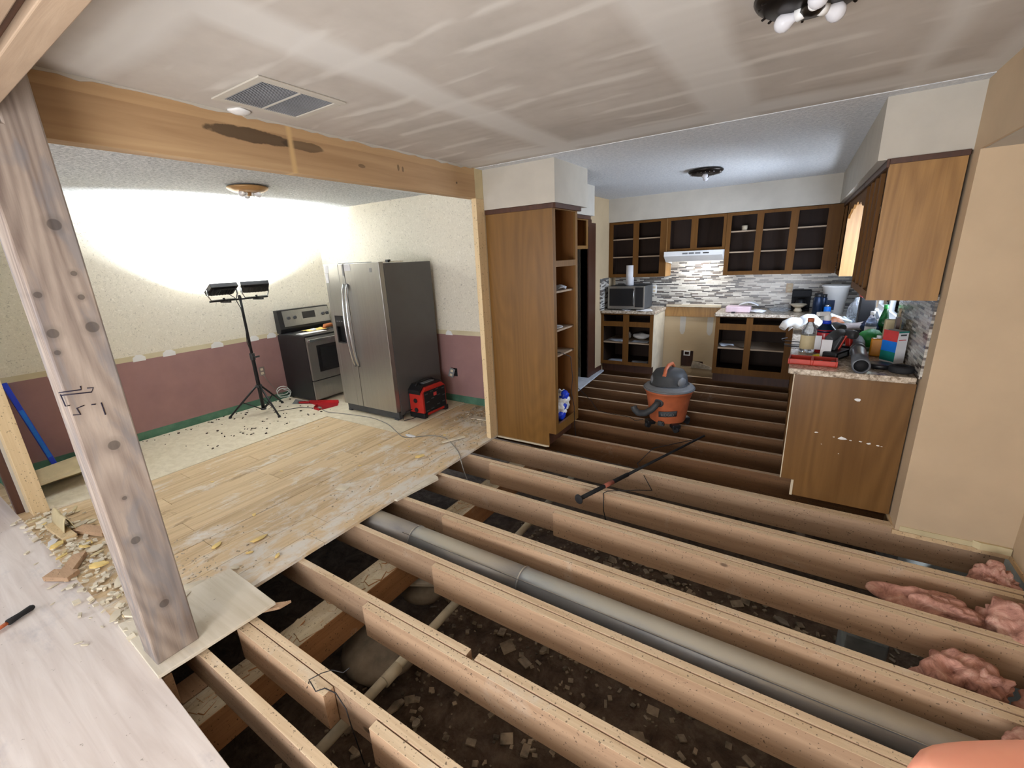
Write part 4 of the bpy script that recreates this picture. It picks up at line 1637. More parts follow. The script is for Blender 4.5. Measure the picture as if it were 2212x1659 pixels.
outlet('wall_outlet', 'outlet pulled out of the maroon wall right of the refrigerator', (-1.08, 3.999, .385), 'y', 'grey', .35, True)
t = outlet('wall_outlet', 'outlet with grey cord low on the maroon wall behind the tripod', (-3.359, 2.865, .44), 'x', 'greycloth')
m = MB()
m.tube([(0, -.012, -.026), (.02, -.03, -.10), (.10, -.02, -.25), (.22, -.015, -.38), (.30, -.02, -.425)], .0035, 6)
m.build('cord', 'wire', t)
outlet('wall_outlet', 'white outlet plate on the mosaic right of the microwave', (.60, 6.707, 1.165), 'y')
outlet('wall_outlet', 'beige outlet plate on the mosaic right of the hood', (2.30, 6.707, 1.175), 'y', 'cream_wall')
outlet('wall_outlet', 'tall beige switch plate on the side mosaic behind the tissue carton', (3.046, 4.25, 1.16), 'xm', 'cream_wall')

# red rapid charger / parts organiser beside the refrigerator
t = thing('parts_organizer', 'red and black jobsite organiser standing against the refrigerator side', 'tool organiser', (-1.09, 3.52, .008))
B = lambda: MB((-1.09, 3.52, .008))
m = B()
m.prism([(3.33, .06), (3.36, .03), (3.69, .03), (3.72, .06), (3.72, .31), (3.66, .36), (3.39, .36), (3.33, .30)], -1.195, -.99, 0, 'yz')
m.build('case', 'red', t, .006)
for (ya, yb, za, zb_) in ((3.32, 3.38, .008, .07), (3.67, 3.73, .008, .07)):
    m = B()
    m.box(-1.205, ya, za, -.975, yb, zb_)
    m.build('foot', 'black', t, .01)
m = B()
m.prism([(3.322, .285), (3.322, .33), (3.385, .385), (3.665, .385), (3.73, .325), (3.73, .29), (3.70, .29), (3.655, .345), (3.395, .345), (3.345, .285)], -1.20, -1.02, 0, 'yz')
m.tube([(-1.11, 3.36, .37), (-1.11, 3.40, .405), (-1.11, 3.62, .405), (-1.11, 3.69, .36)], .014, 8)
m.build('handle_frame', 'black', t, .004)
m = B()
m.box(-1.12, 3.44, .3855, -1.05, 3.60, .395)
m.build('top_label', 'grey', t)
m = B()
m.box(-.9895, 3.355, .065, -.982, 3.70, .315)
pn = m.build('front_panel', 'matblack', t, .002)
for k, (y, z) in enumerate(((3.385, .285), (3.47, .30), (3.56, .305), (3.66, .29), (3.40, .19), (3.48, .215), (3.585, .23), (3.67, .205), (3.39, .09), (3.47, .10), (3.57, .12), (3.66, .13))):
    m = B()
    m.box(-.9818, y - .022, z - .006, -.977, y + .022, z + .006)
    m.build('latch', 'charcoal', pn)
m = B()
m.box(-.9818, 3.50, .235, -.978, 3.55, .275)
m.build('logo_plate', 'boxred', pn, .002)
for z in (.10, .21):
    m = B()
    m.cyl((-1.10, 3.3295, z), (-1.10, 3.322, z), .026)
    m.build('port', 'matblack', t)
m = B()
m.tube([(-1.16, 3.32, .10), (-1.19, 3.26, .09), (-1.19, 3.20, .04), (-1.16, 3.18, .014), (-1.12, 3.26, .014), (-1.08, 3.31, .03)], .004, 6)
m.build('cord', 'wiredark', t)

# blue level leaning on the dining wall, stud and door jamb at the far left
t = thing('blue_level', 'long blue bar leaning against the maroon wall at the far left', 'level', (-3.30, .72, .0))
m = MB((-3.30, .72, .0))
m.T = Matrix.Translation((-3.24, .80, .06)) @ Euler((-.14 + PI * 0, 0, 0)).to_matrix().to_4x4() @ Euler((0, -.13, 0)).to_matrix().to_4x4()
m.T = Matrix.Translation((-3.20, .80, .0)) @ Euler((.13, -.15, 0)).to_matrix().to_4x4()
m.box(-.012, -.019, 0.02, .012, .019, .88)
m.build('bar', 'blue', t, .003)
m2 = MB((-3.30, .72, .0))
m2.T = m.T if hasattr(m, 'T') else None
m2.box(-.013, -.014, .15, .013, .014, .62)
m2.build('printed_label', 'boxblue', t)
t = thing('wall_framing', 'pale stud at the far left with a white drywall edge', 'stud', (-2.34, .43, 0))
m = MB((-2.34, .43, 0))
m.box(-2.40, .46, 0, -2.27, .55, 2.44)
m.build('stud_board', 'stud', t, .003)
m = MB((-2.34, .43, 0))
m.box(-2.43, .445, 0, -2.40, .56, 2.44)
m.build('drywall_edge', 'white_paint', t)
m = MB()
m.box(-2.50, .40, 0, -2.432, .56, 2.1)
struct(m.build('door_2', 'darktrim', bevel=.003), 'dark brown door jamb at the left edge')
m = MB()
m.box(-3.36, .46, 0, -2.505, .55, 2.44)
struct(m.build('wall_hall', 'wallpaper'))
m = MB()
def roll(u, v):
    a = v * 2.6
    return Vector((-3.22 + .62 * v, .60 + .62 * u + .03 * math.sin(a * 2), .02 + .13 * abs(math.sin(a * 1.9 + u * .5)) * (.7 + .3 * u)))
m.grid(roll, 16, 20)
tag(m.build('vinyl_sheet', 'tanpaper', solid=.003, base=True), 'curled tan vinyl flooring sheet at the foot of the maroon wall', 'vinyl sheet')
m = MB()
m.tube([(-3.34, .33 + .25, 1.95), (-3.33, .60, 1.6), (-3.335, .66, 1.45), (-3.33, .64, 1.25), (-3.34, .58, 1.0)], .005, 6)
tag(m.build('hanging_cable', 'wirewhite', base=True), 'thin pale cable hanging on the papered wall at the left edge', 'cable')

# ------------------------------------------------------------------ shop vacuum
VX, VY, VZ = 1.41, 4.36, -.019
t = thing('shop_vacuum', 'orange wet and dry shop vacuum with a dusty grey lid on the kitchen joists', 'vacuum', (VX, VY, VZ), (0, 0, -.1))
vac_name = t.name
m = MB()
m.lathe((0, 0, 0), [(.001, .075), (.165, .075), (.172, .085), (.205, .30), (.225, .375), (.232, .38), (.232, .40), (.22, .405)], 48)
m.build('drum', 'orange', t)
m = MB()
m.lathe((0, 0, 0), [(.232, .398), (.242, .402), (.242, .418), (.225, .43), (.19, .445), (.175, .46), (.165, .54), (.135, .585), (.06, .605), (.001, .608)], 48)
m.build('lid', 'charcoal', t)
m = MB()
m.lathe((0, 0, 0), [(.2425, .402), (.246, .404), (.246, .413), (.226, .434), (.20, .447), (.185, .455), (.19, .449), (.22, .43)], 48)
m.build('dust_rim', 'grey', t)
for s in (-1, 1):
    m = MB()
    m.blob((s * .125, -.03, .49), (.045, .09, .07), 3, .05, 3, s)
    m.build('lid_shoulder', 'grey', t)
m = MB()
m.tube([(0, -.145, .56), (0, -.12, .615), (0, -.04, .645), (0, .06, .64), (0, .11, .60)], .017, 10)
m.obox((0, -.148, .525), (.036, .02, .10), (-.12, 0, 0))
m.build('carry_handle', 'orange', t, .003)
m = MB()
pts = [(-.02, -.19, .30), (-.03, -.235, .29), (-.07, -.26, .235), (-.13, -.27, .19), (-.20, -.26, .175), (-.245, -.25, .20), (-.262, -.245, .235)]
P_ = []
for i in range(len(pts) - 1):
    for k in range(5):
        P_.append(Vector(pts[i]).lerp(Vector(pts[i + 1]), k / 5))
P_.append(Vector(pts[-1]))
m.tube(P_, [.030 + (.0018 if k % 2 else 0) for k in range(len(P_))], 14)
m.build('hose', 'charcoal', t)
m = MB()
m.lathe((-.02, -.185, .30), [(.046, 0), (.046, .02), (.034, .03)], 24, (0, -1, 0))
m.build('hose_port', 'charcoal', t)
m = MB()
m.grid(lambda u, v: Vector((.207 * math.sin(-.10 + u * .85) * (1 - .04 * (1 - v)), -.2055 * math.cos(-.10 + u * .85) * (1 - .04 * (1 - v)), .150 + .058 * v + .018 * u)), 12, 2)
b = m.build('badge', 'charcoal', t, solid=.003)
text('badge_lettering', 'RIDGID', .036, (.068, -.2085, .188), (PI / 2 - .08, -.08, .33), 'grey', b)
for a in (-.75, .75, 2.3, 3.9):
    x, y = .185 * math.sin(a), -.185 * math.cos(a)
    m = MB()
    m.obox((x, y, .062), (.085, .085, .045), (0, 0, a))
    m.build('caster_bracket', 'black', t, .012)
    m = MB()
    d = Vector((math.cos(a + .4), math.sin(a + .4), 0))
    p = Vector((x * 1.12, y * 1.12, .031))
    m.cyl(p - d * .016, p + d * .016, .030, seg=24)
    m.build('caster', 'rubber', t)
m = MB()
m.box(-.03, -.19, .055, .03, -.155, .10)
m.cyl((0, -.18, .085), (0, -.205, .085), .022)
m.build('drain_cap', 'charcoal', t, .004)

# long black pole lying over the joists
t = thing('support_pole', 'long black support pole with a round foot lying across the joists', 'pole', (1.5, 3.3, 0))
p0, p1 = Vector((1.225, 2.585, .010)), Vector((1.80, 4.16, .012))
dd = (p1 - p0).normalized()
m = MB((1.5, 3.3, 0))
m.cyl(p0, p0 + dd * .55, .016)
m.build('outer_tube', 'matblack', t)
m = MB((1.5, 3.3, 0))
m.cyl(p0 + dd * .50, p1, .012, .009)
m.build('inner_tube', 'matblack', t)
m = MB((1.5, 3.3, 0))
m.lathe(p0 - dd * .012, [(.001, 0), (.030, .0), (.036, .006), (.036, .012), (.018, .018), (.016, .04)], 28, dd)
m.build('foot_disc', 'rubber', t)
m = MB((1.5, 3.3, 0))
m.cyl(p0 + dd * .27, p0 + dd * .37, .0166)
M['labelred'] = plain('faded_label', (170, 96, 78), 0.5, var=0.2)
m.build('warning_label', 'labelred', t)
m = MB()
P_ = [(1.75, 4.08, .0), (1.45, 3.7, .0), (1.40, 3.4, -.03), (1.62, 3.05, -.05), (1.55, 2.92, .0), (1.36, 2.80, .002), (1.33, 2.79, -.02), (1.36, 2.72, -.12), (1.40, 2.70, -.24)]
m.tube(P_, .0035, 6)
tag(m.build('thin_cable', 'wiredark', base=True), 'thin dark cable trailing under the black pole', 'cable')
m = MB()
P_ = [(-.06, 5.2, .024), (.12, 5.05, .024), (.28, 4.9, .0), (.42, 4.75, -.015), (.62, 4.45, -.012), (.80, 4.43, -.015), (1.00, 4.42, -.015), (1.10, 4.30, .0), (1.19, 4.27, .04)]
m.tube(P_, .0035, 6)
vc = m.build('power_cord', 'wiredark', base=True)
vac = bpy.data.objects[vac_name]
vc.parent = vac
vc.matrix_parent_inverse = (Matrix.Translation(vac.location) @ vac.rotation_euler.to_matrix().to_4x4()).inverted()

# hand tool at the left edge
t = thing('pry_tool', 'black gripped hand tool lying on the plywood at the left edge', 'hand tool', (-.86, .16, 0))
m = MB((-.86, .16, 0))
a, b = Vector((-.90, .205, .018)), Vector((-.855, .10, .018))
m.tube([a, a.lerp(b, .1), a.lerp(b, .5), a.lerp(b, .95), b], [.010, .016, .014, .017, .014], 12)
m.build('grip', 'rubber', t)
m = MB((-.86, .16, 0))
m.tube([b, b + Vector((.012, -.03, -.002)), b + Vector((.04, -.09, -.006))], [.010, .009, .008], 10)
m.build('shaft', 'orange', t)

# ------------------------------------------------------------------ counter clutter, left counter
t = thing('microwave', 'stainless microwave oven with dark glass door on the left counter', 'microwave', (.33, 6.40, .911))
B = lambda: MB((.33, 6.40, .911))
m = B()
m.box(.07, 6.225, .925, .60, 6.60, 1.245)
for x in (.11, .56):
    for y in (6.27, 6.55):
        m.cyl((x, y, .911), (x, y, .926), .014)
m.build('body', 'charcoal', t, .004)
m = B()
m.box(.07, 6.20, .925, .60, 6.2245, 1.245)
m.build('front_frame', 'steel', t, .004)
m = B()
m.box(.095, 6.1955, .968, .445, 6.1998, 1.215)
m.build('door_glass', 'black', t, .002)
m = B()
m.box(.47, 6.1955, .955, .585, 6.1998, 1.23)
m.build('keypad', 'black', t, .001)
m = B()
m.tube([(.455, 6.1995, 1.20), (.455, 6.175, 1.18), (.455, 6.17, 1.09), (.455, 6.175, 1.0), (.455, 6.1995, .975)], .007, 8)
m.build('handle', 'steel', t)
m = MB()
m.lathe((.32, 6.42, 1.246), [(.02, 0), (.055, 0), (.055, .279), (.02, .279)], 28)
tag(m.build('paper_towel_roll', 'paper', base=True), 'white paper towel roll standing on the microwave', 'paper towels')


def sheet(name, label, cat, cx, cy, z, sx, sy, a, mat='paper', curl=.01, group=None, seed=0):
    m = MB()
    R = Matrix.Rotation(a, 3, 'Z')
    def f(u, v):
        p = R @ Vector(((u - .5) * sx, (v - .5) * sy, 0))
        return Vector((cx + p.x, cy + p.y, z + curl * (.5 + mnoise.noise(Vector((u * 2.3 + seed, v * 2.3, seed))))))
    m.grid(f, 8, 8)
    return tag(m.build(name, mat, base=True, solid=.0012), label, cat, group)


sheet('paper_sheet', 'loose papers at the front of the left counter, right of the microwave', 'paper', .62, 6.155, .912, .22, .09, .2, 'paper', .010)
sheet('paper_sheet', 'loose paper in front of the microwave', 'paper', .36, 6.14, .912, .14, .06, -.3, 'paper', .012, seed=3)
sheet('paper_sheet', 'open leaflet at the right end of the left counter', 'paper', .60, 6.30, .912, .14, .12, .5, 'paper', .008, seed=5)
# inside the left base cabinet
m = MB()
m.blob((.31, 6.45, .505), (.045, .05, .055), 3, .25, 3, 1)
m.blob((.50, 6.46, .50), (.12, .09, .05), 3, .2, 3, 2)
tag(m.build('plastic_bag', 'white', base=True), 'crumpled white plastic bag on the shelf of the left base cabinet', 'plastic bag')
for k, (x, z, w_) in enumerate(((.19, .450, .24), (.55, .450, .24), (.19, .140, .24), (.55, .140, .24))):
    sheet('shelf_liner', ['dusty paper on the upper left shelf of the left base cabinet', 'dusty paper on the upper right shelf of the left base cabinet',
                          'dusty paper on the left floor of the left base cabinet', 'dusty paper on the right floor of the left base cabinet'][k],
          'paper', x, 6.28, z, w_, .16, .08 * (k - 1), 'bluefloor', .012, 'dusty papers in the left base cabinet', k)
sheet('shelf_liner', 'dusty rag on the left shelf of the base cabinet right of the gap', 'paper', 1.68, 6.28, .466, .16, .14, .3, 'bluefloor', .03, None, 8)
m = MB()
m.lathe((1.74, 6.52, 1.903), [(.03, 0), (.034, .06), (.032, .06), (.028, .004)], 20)
tag(m.build('drinking_cup', 'painted_side', base=True), 'small pale cup on the upper shelf right of the hood', 'cup')

# pantry shelf contents
sheet('paper_stack', 'crumpled papers on the highest lower shelf of the pantry', 'paper', .54, 3.60, 1.412, .18, .16, .2, 'bluefloor', .04)
t = m = MB()
m.lathe((.53, 3.55, 1.069), [(.001, .002), (.07, .002), (.10, .012), (.10, .016), (.07, .007), (.001, .006)], 32)
tag(m.build('plate', 'white', base=True), 'white plate on the second shelf of the pantry', 'plate')
m = MB()
m.blob((.52, 3.60, .26), (.11, .10, .12), 4, .30, 5, 3)
m.blob((.55, 3.66, .34), (.08, .08, .11), 4, .35, 5, 8)
tb = m.build('plastic_bag', 'white', base=True)
tag(tb, 'blue and white printed plastic bag at the bottom of the pantry', 'plastic bag')
m = MB(tb.location)
for (c_, s_) in (((.56, 3.575, .22), (.075, .075, .06)), ((.585, 3.66, .40), (.05, .055, .05)), ((.59, 3.62, .30), (.04, .05, .04))):
    m.blob(c_, s_, 3, .2, 4, 5)
m.build('blue_print', 'blue', tb)
m = MB()
P_ = [(.50, 3.45, .845), (.60, 3.55, .85), (.68, 3.62, .80), (.69, 3.64, .6), (.68, 3.63, .45), (.69, 3.67, .3), (.685, 3.69, .1), (.69, 3.70, -.02)]
m.tube(P_, .004, 6)
tag(m.build('black_cable', 'wiredark', base=True), 'black cord hanging from a pantry shelf down to the joists', 'cord')

# ------------------------------------------------------------------ counter clutter, back right
m = MB()
m.box(1.64, 6.20, .912, 1.92, 6.40, .985)
tray = m.build('egg_tray', plain('pink_foam', (226, 200, 206), 0.8), base=True, bevel=.012)
tag(tray, 'pale pink foam tray on the counter right of the range gap', 'tray')
m = MB()
m.grid(lambda u, v: Vector((1.78 + .22 * u, 6.30 + .12 * v - .03 * u, .990 + .035 * math.sin(u * PI) + .01 * math.sin(v * 7))), 10, 6)
tag(m.build('plastic_wrap', 'paper', base=True, solid=.002), 'torn white plastic wrap over the pink tray', 'plastic wrap')
m = MB()
m.box(1.72, 6.115, .912, 1.76, 6.135, .930)
tag(m.build('marker_pen', 'black', base=True, bevel=.005), 'short black marker in front of the pink tray', 'marker')
m = MB()
m.blob((2.0, 6.25, .93), (.09, .06, .022), 3, .35, 4, 2)
tag(m.build('crumpled_bag', 'paper', base=True), 'crumpled white bag right of the pink tray', 'plastic bag')
m = MB()
m.blob((2.22, 6.42, .94), (.12, .07, .030), 3, .4, 4, 6)
tag(m.build('crumpled_bag', 'clear', base=True), 'crumpled clear bag on the back counter by the bowl', 'plastic bag')
m = MB()
m.lathe((2.42, 6.40, .972), [(.001, .0), (.04, .002), (.085, .035), (.088, .036), (.09, .032), (.045, -.004), (.001, -.006)], 32)
m.lathe((2.42, 6.40, .912), [(.04, 0), (.045, .02), (.03, .05), (.001, .052)], 24)
tag(m.build('serving_bowl', 'painted_side', base=True), 'cream bowl in front of the black appliance on the back counter', 'bowl')
t = thing('coffee_maker', 'black coffee maker at the back of the counter behind the bowl', 'coffee maker', (2.44, 6.58, .911))
m = MB((2.44, 6.58, .911))
m.box(2.34, 6.50, .912, 2.54, 6.68, .935)
m.box(2.34, 6.62, .935, 2.54, 6.68, 1.14)
m.box(2.34, 6.50, 1.08, 2.54, 6.68, 1.16)
m.build('body', 'matblack', t, .008)
m = MB((2.44, 6.58, .911))
m.lathe((2.44, 6.55, .936), [(.05, 0), (.06, .05), (.045, .11), (.03, .12)], 24)
m.build('carafe', 'black', t)

t = thing('bucket', 'tall white plastic bucket in the back right corner of the counter', 'bucket', (2.76, 6.28, .911))
m = MB()
m.lathe((0, 0, 0), [(.001, .0), (.095, .0), (.125, .30), (.138, .31), (.138, .33), (.130, .33), (.12, .31), (.09, .006), (.001, .006)], 40)
m.build('pail', 'white', t)
m = MB()
m.box(-.09, -.124, .06, -.0, -.118, .17)
m.build('dark_label', 'darkblue', t)
for k, (x, y, r, h, mt, lb) in enumerate(((2.60, 6.10, .048, .25, 'darkblue', 'dark blue insulated flask left of the white bucket'),
                                      (2.695, 6.05, .034, .13, 'boxblue', 'short blue can in front of the white bucket'),
                                      (2.655, 6.18, .035, .235, 'darkblue', 'slim dark bottle between the flask and the bucket'))):
    t = thing('flask' if k != 1 else 'drink_can', lb, 'flask' if k != 1 else 'can', (x, y, .911))
    m = MB()
    m.lathe((0, 0, 0), [(.001, 0), (r, 0), (r, h * .8), (r * .8, h * .84), (r * .78, h * .86)], 28)
    m.build('body', mt, t)
    m = MB()
    m.lathe((0, 0, 0), [(r * .8, h * .86), (r * .82, h * .87), (r * .82, h), (.001, h)], 28)
    m.build('cap', 'black' if k != 1 else 'chrome', t)

# white carrier bag hanging over the counter edge
m = MB()
def bagf(u, v):
    x = 2.36 + .30 * u
    y = 4.75 + .32 * v
    z = .925 + .15 * math.sin(PI * min(1, max(0, u * .9 + .05))) * (.55 + .45 * math.sin(PI * v)) + .02 * mnoise.noise(Vector((u * 5, v * 5, 0)))
    return Vector((x, y, z))
m.grid(bagf, 16, 16)
m.tube([(2.42, 4.70, 1.02), (2.38, 4.66, 1.04), (2.33, 4.62, 1.02), (2.31, 4.60, .985)], [.05, .04, .035, .03], 10)
tag(m.build('carrier_bag', 'white', base=True, solid=.003), 'white plastic carrier bag drooping over the counter edge', 'plastic bag')
m = MB()
m.tube([(2.36, 4.44, .93), (2.32, 4.40, .925), (2.33, 4.34, .92), (2.42, 4.34, .918), (2.50, 4.30, .918)], .004, 6)
m.tube([(2.50, 4.22, .918), (2.40, 4.18, .918), (2.345, 4.16, .925), (2.36, 4.12, .918), (2.48, 4.12, .918)], .004, 6)
tag(m.build('cord_loops', 'wiredark', base=True), 'dark cord loops poking over the counter edge below the carrier bag', 'cord')


def bottle(name, label, x, y, r, h, body, cap, capc, label_mat=None, neck=.3, liquid=None, group=None):
    t = thing(name, label, 'bottle', (x, y, .911), group=group)
    m = MB()
    hb = h * (1 - neck)
    m.lathe((0, 0, 0), [(.001, .0), (r * .9, .0), (r, .008), (r, hb * .85), (r * .93, hb), (r * .35, h * .90), (r * .33, h * .93)], 28)
    m.build('body', body, t)
    m = MB()
    m.lathe((0, 0, 0), [(r * .42, h * .90), (r * .42, h), (.001, h)], 20)
    m.build(cap, capc, t)
    if label_mat:
        m = MB()
        m.lathe((0, 0, 0), [(r * 1.012, hb * .15), (r * 1.012, hb * .75)], 28)
        m.build('paper_label', label_mat, t)
    if liquid:
        m = MB()
        m.lathe((0, 0, 0), [(.001, .004), (r * .93, .004), (r * .93, hb * .5), (.001, hb * .5)], 24)
        m.build('liquid', liquid, t)
    return t


bottle('drink_bottle', 'clear bottle with an orange cap and cream label beside the red spray bottle', 2.50, 3.98, .052, .255, 'clear', 'cap', 'orange', 'tanpaper', .32)
t = bottle('spray_bottle', 'red liquid bottle with a blue shoulder and white spray head', 2.60, 4.00, .066, .24, 'redclear', 'neck', 'blue', None, .28, 'boxred')
m = MB()
m.lathe((0, 0, 0), [(.066, .155), (.060, .175), (.034, .205), (.03, .215)], 28)
m.build('blue_shoulder', 'darkblue', t)
m = MB()
m.tube([(.0, .0, .23), (.0, .0, .265), (-.01, -.01, .285)], [.022, .024, .02], 12)
m.obox((-.03, -.02, .29), (.09, .03, .03), (0, 0, .6))
m.build('spray_head', 'white', t, .006)
m = MB()
m.prism([(-.06, .03), (-.02, .03), (-.02, .135), (-.06, .135)], -.0735, -.0725, 0, 'xz')
m.build('white_tag', 'paper', t)
m = MB()
m.blob((2.565, 3.77, .925), (.035, .03, .014), 2, .3, 5, 2)
tag(m.build('yellow_clip', 'yellow', base=True), 'small bright yellow clip behind the red tray', 'clip')
m = MB()
m.obox((2.605, 3.765, .985), (.062, .008, .12), (-.25, .06, .1))
tag(m.build('hang_card', 'paper', base=True), 'small white instruction card leaning behind the red tray', 'card')

# red parts tray
t = thing('parts_tray', 'open red compartment tray at the front edge of the peninsula', 'tray', (2.53, 3.58, .911), (0, 0, -.05))
m = MB()
holes(m, -.14, .14, -.075, .075, 0, 0, [(-.13, -.01, -.065, .065), (.005, .13, -.065, .065)], lambda q, a, b, c0_, c1_, d0, d1, mi: q.box(a, c0_, .004, b, c1_, .036))
m.box(-.14, -.075, 0, .14, .075, .004)
m.build('tray_shell', 'redorange', t, .003)
for k in range(14):
    m = MB()
    x, y = random.uniform(-.12, .12), random.uniform(-.055, .055)
    if abs(x) < .015:
        x = .03
    m.cyl((x - .012, y, .012), (x + .012, y + random.uniform(-.01, .01), .014), .005, seg=8)
    m.build('bit', 'grey' if k % 2 else 'charcoal', t)


def drill(label, x, y, a, mats):
    t = thing('power_drill', label, 'power drill', (x, y, .911), (0, 0, a))
    m = MB()
    m.T = Matrix.Rotation(PI / 2, 4, 'X')
    m.tube([(-.09, .13, 0), (-.07, .13, 0), (.03, .13, 0), (.05, .13, 0)], [.028, .034, .033, .026], 16)
    m.build('motor_housing', mats[0], t)
    m = MB()
    m.tube([(.05, 0, .13), (.08, 0, .13), (.11, 0, .13)], [.022, .024, .012], 14)
    m.build('chuck', 'charcoal', t)
    m = MB()
    m.obox((-.045, 0, .08), (.04, .034, .10), (0, .15, 0))
    m.build('grip', mats[1], t, .008)
    m = MB()
    m.box(-.10, -.035, .0, .02, .035, .045)
    m.build('battery', mats[2], t, .006)
    return t


drill('red and black cordless drill behind the red tray', 2.72, 4.10, 2.5, ('charcoal', 'red', 'black'))
drill('orange cordless drill lying behind the spray bottle', 2.70, 4.45, 1.9, ('charcoal', 'redorange', 'black'))
t = thing('impact_driver', 'black and red driver with a grey label right of the red tray', 'power tool', (2.675, 3.83, .911), (0, 0, 1.15))
m = MB()
m.box(-.12, -.045, 0, .10, .045, .055)
m.build('battery_base', 'black', t, .008)
m = MB()
m.obox((.02, .02, .10), (.05, .05, .12), (.25, .3, 0))
m.tube([(-.06, .04, .13), (.02, .03, .16), (.10, .02, .17)], [.03, .034, .022], 14)
m.build('housing', 'charcoal', t, .008)
m = MB()
m.obox((.045, -.008, .10), (.02, .012, .11), (.25, .3, 0))
m.build('red_accent', 'redorange', t, .003)
m = MB()
m.box(-.09, -.047, .015, .05, -.0455, .04)
m.build('grey_label', 'grey', t)
m = MB()
m.blob((2.70, 5.00, .98), (.08, .09, .065), 3, .25, 4, 3)
tag(m.build('tool_pouch', 'leather', base=True), 'brown leather pouch between the carrier bag and the grey cloth', 'pouch')
m = MB()
def cloth(u, v):
    x = 2.66 + .36 * u
    y = 4.62 + .30 * v - .1 * u
    return Vector((x, y, .93 + .14 * math.sin(PI * (.25 + .6 * v)) * (.4 + .7 * u) + .03 * mnoise.noise(Vector((u * 4, v * 4, 2)))))
m.grid(cloth, 18, 14)
tag(m.build('work_jacket', 'greycloth', base=True, solid=.006), 'grey cloth jacket heaped over the tools in the middle of the counter', 'jacket')
m = MB()
m.blob((2.93, 4.60, 1.02), (.075, .09, .06), 3, .25, 4, 9)
tag(m.build('dark_cap', 'darkblue', base=True), 'dark blue cap on top of the grey jacket', 'cap')
m = MB()
for k in range(3):
    P_ = [(2.74 + .11 * math.cos(a * .3 + k), 5.25 + .12 * math.sin(a * .3 + k), .93 + .025 * k + .002 * a + .04 * math.sin(a * .3)) for a in range(22)]
    m.tube(P_, .014, 8)
tag(m.build('hose_coil', 'wirewhite', base=True), 'coil of pale hose by the sink, bright in the window light', 'hose')
m = MB()
m.lathe((2.88, 5.35, .912), [(.001, 0), (.06, 0), (.062, .17), (.045, .22), (.018, .25), (.018, .28), (.001, .28)], 24)
m.build
t_ = m.build('water_jug', 'clear', base=True)
tag(t_, 'clear plastic jug catching the window light behind the jacket', 'jug')
t = thing('speaker_box', 'tall black box under the far end of the near wall cabinet', 'box', (2.92, 4.95, .911))
m = MB()
m.box(-.055, -.06, 0, .055, .06, .36)
m.build('case', 'matblack', t, .008)
m = MB()
m.blob((2.92, 4.95, 1.318), (.09, .085, .045), 3, .3, 4, 4)
tag(m.build('green_cloth', 'greencloth', base=True), 'green cloth bundle on top of the tall black box', 'cloth')
m = MB()
m.obox((2.865, 4.84, 1.255), (.02, .10, .02), (0, 0, .1))
tag(m.build('red_strap', 'boxred', base=True), 'red strip hanging at the edge of the green cloth', 'strap')

# long plastic wand of the vacuum lying along the counter
t = thing('vacuum_wand', 'grey plastic vacuum wand with an open round end pointing at the camera', 'pipe', (2.81, 3.9, .911), (0, 0, 0))
p0, p1, p2 = Vector((2.772, 3.365, .962)), Vector((2.80, 3.92, .962)), Vector((2.82, 4.12, .97))
dd = (p1 - p0).normalized()
m = MB(t.location)
m.lathe(p0, [(.038, .0), (.048, .0), (.046, .20), (.043, .5), (.033, .5), (.036, .1), (.038, .0)], 32, dd)
m.build('tube', 'wandgrey', t)
m = MB(t.location)
m.lathe(p0 + dd * .025, [(.001, 0), (.0368, 0), (.0368, .004), (.001, .004)], 28, dd)  # black disc stands in for the shade inside the open tube
m.build('bore_shade', 'matblack', t)
m = MB(t.location)
m.cyl(p0 + dd * .47, p0 + dd * .56, .049, .047, 28)
m.build('collar', 'black', t)
m = MB(t.location)
m.tube([p1, p1.lerp(p2, .5), p2, p2 + Vector((.0, .10, .01))], [.042, .040, .040, .036], 20)
m.build('elbow', 'charcoal', t)
for x, y, r, lb in ((2.895, 3.60, .066, 'thin black round lid beside the vacuum wand'), (3.01, 3.50 - .005, .0, '')):
    if r:
        m = MB()
        m.lathe((x, y, .911), [(.001, .018), (r * .9, .018), (r, .022), (r, .0), (r * 1.02, .0), (r * 1.02, .026), (r * .97, .028), (.001, .024)], 32)
        tag(m.build('round_lid', 'black', base=True), lb, 'lid')
m = MB()
m.lathe((2.985, 3.505, .911), [(.001, 0), (.055, 0), (.062, .008), (.062, .034), (.055, .040), (.03, .040), (.028, .030), (.001, .030)], 32)
tag(m.build('tape_roll', 'rubber', base=True), 'thick black tape roll at the front corner against the wall', 'tape')
# tissue style carton
t = thing('carton', 'upright white carton with red, blue and green side panels against the mosaic', 'box', (2.975, 3.80, .911), (0, 0, .62))
m = MB()
m.box(-.035, -.055, 0, .035, .055, .215)
m.build('box', 'paper', t, .001)
for z0, z1, c_ in ((.145, .2155, 'boxred'), (.075, .145, 'boxblue'), (.012, .075, 'teal')):
    m = MB()
    m.box(-.0365, -.055, z0, -.0353, .055, z1)
    m.build('printed_panel', c_, t)
m = MB()
m.box(-.035, -.0565, .205, .035, -.0553, .2155)
m.build('green_band', 'teal', t)
m = MB()
m.box(-.028, -.0565, .155, .022, -.0553, .160)
m.build('red_line', 'boxred', t)
m = MB()
m.box(-.02, -.0565, .185, .02, -.0553, .195)
m.build('dark_print', 'charcoal', t)
t = thing('amber_bottle', 'amber orange square bottle left of the white carton', 'bottle', (2.915, 3.98, .911), (0, 0, -.1))
m = MB()
m.box(-.042, -.03, 0, .042, .03, .125)
m.build('body', 'amber', t, .008)
m = MB()
m.lathe((0, 0, .126), [(.015, 0), (.015, .02), (.001, .02)], 16)
m.build('cap', 'white', t)
m = MB()
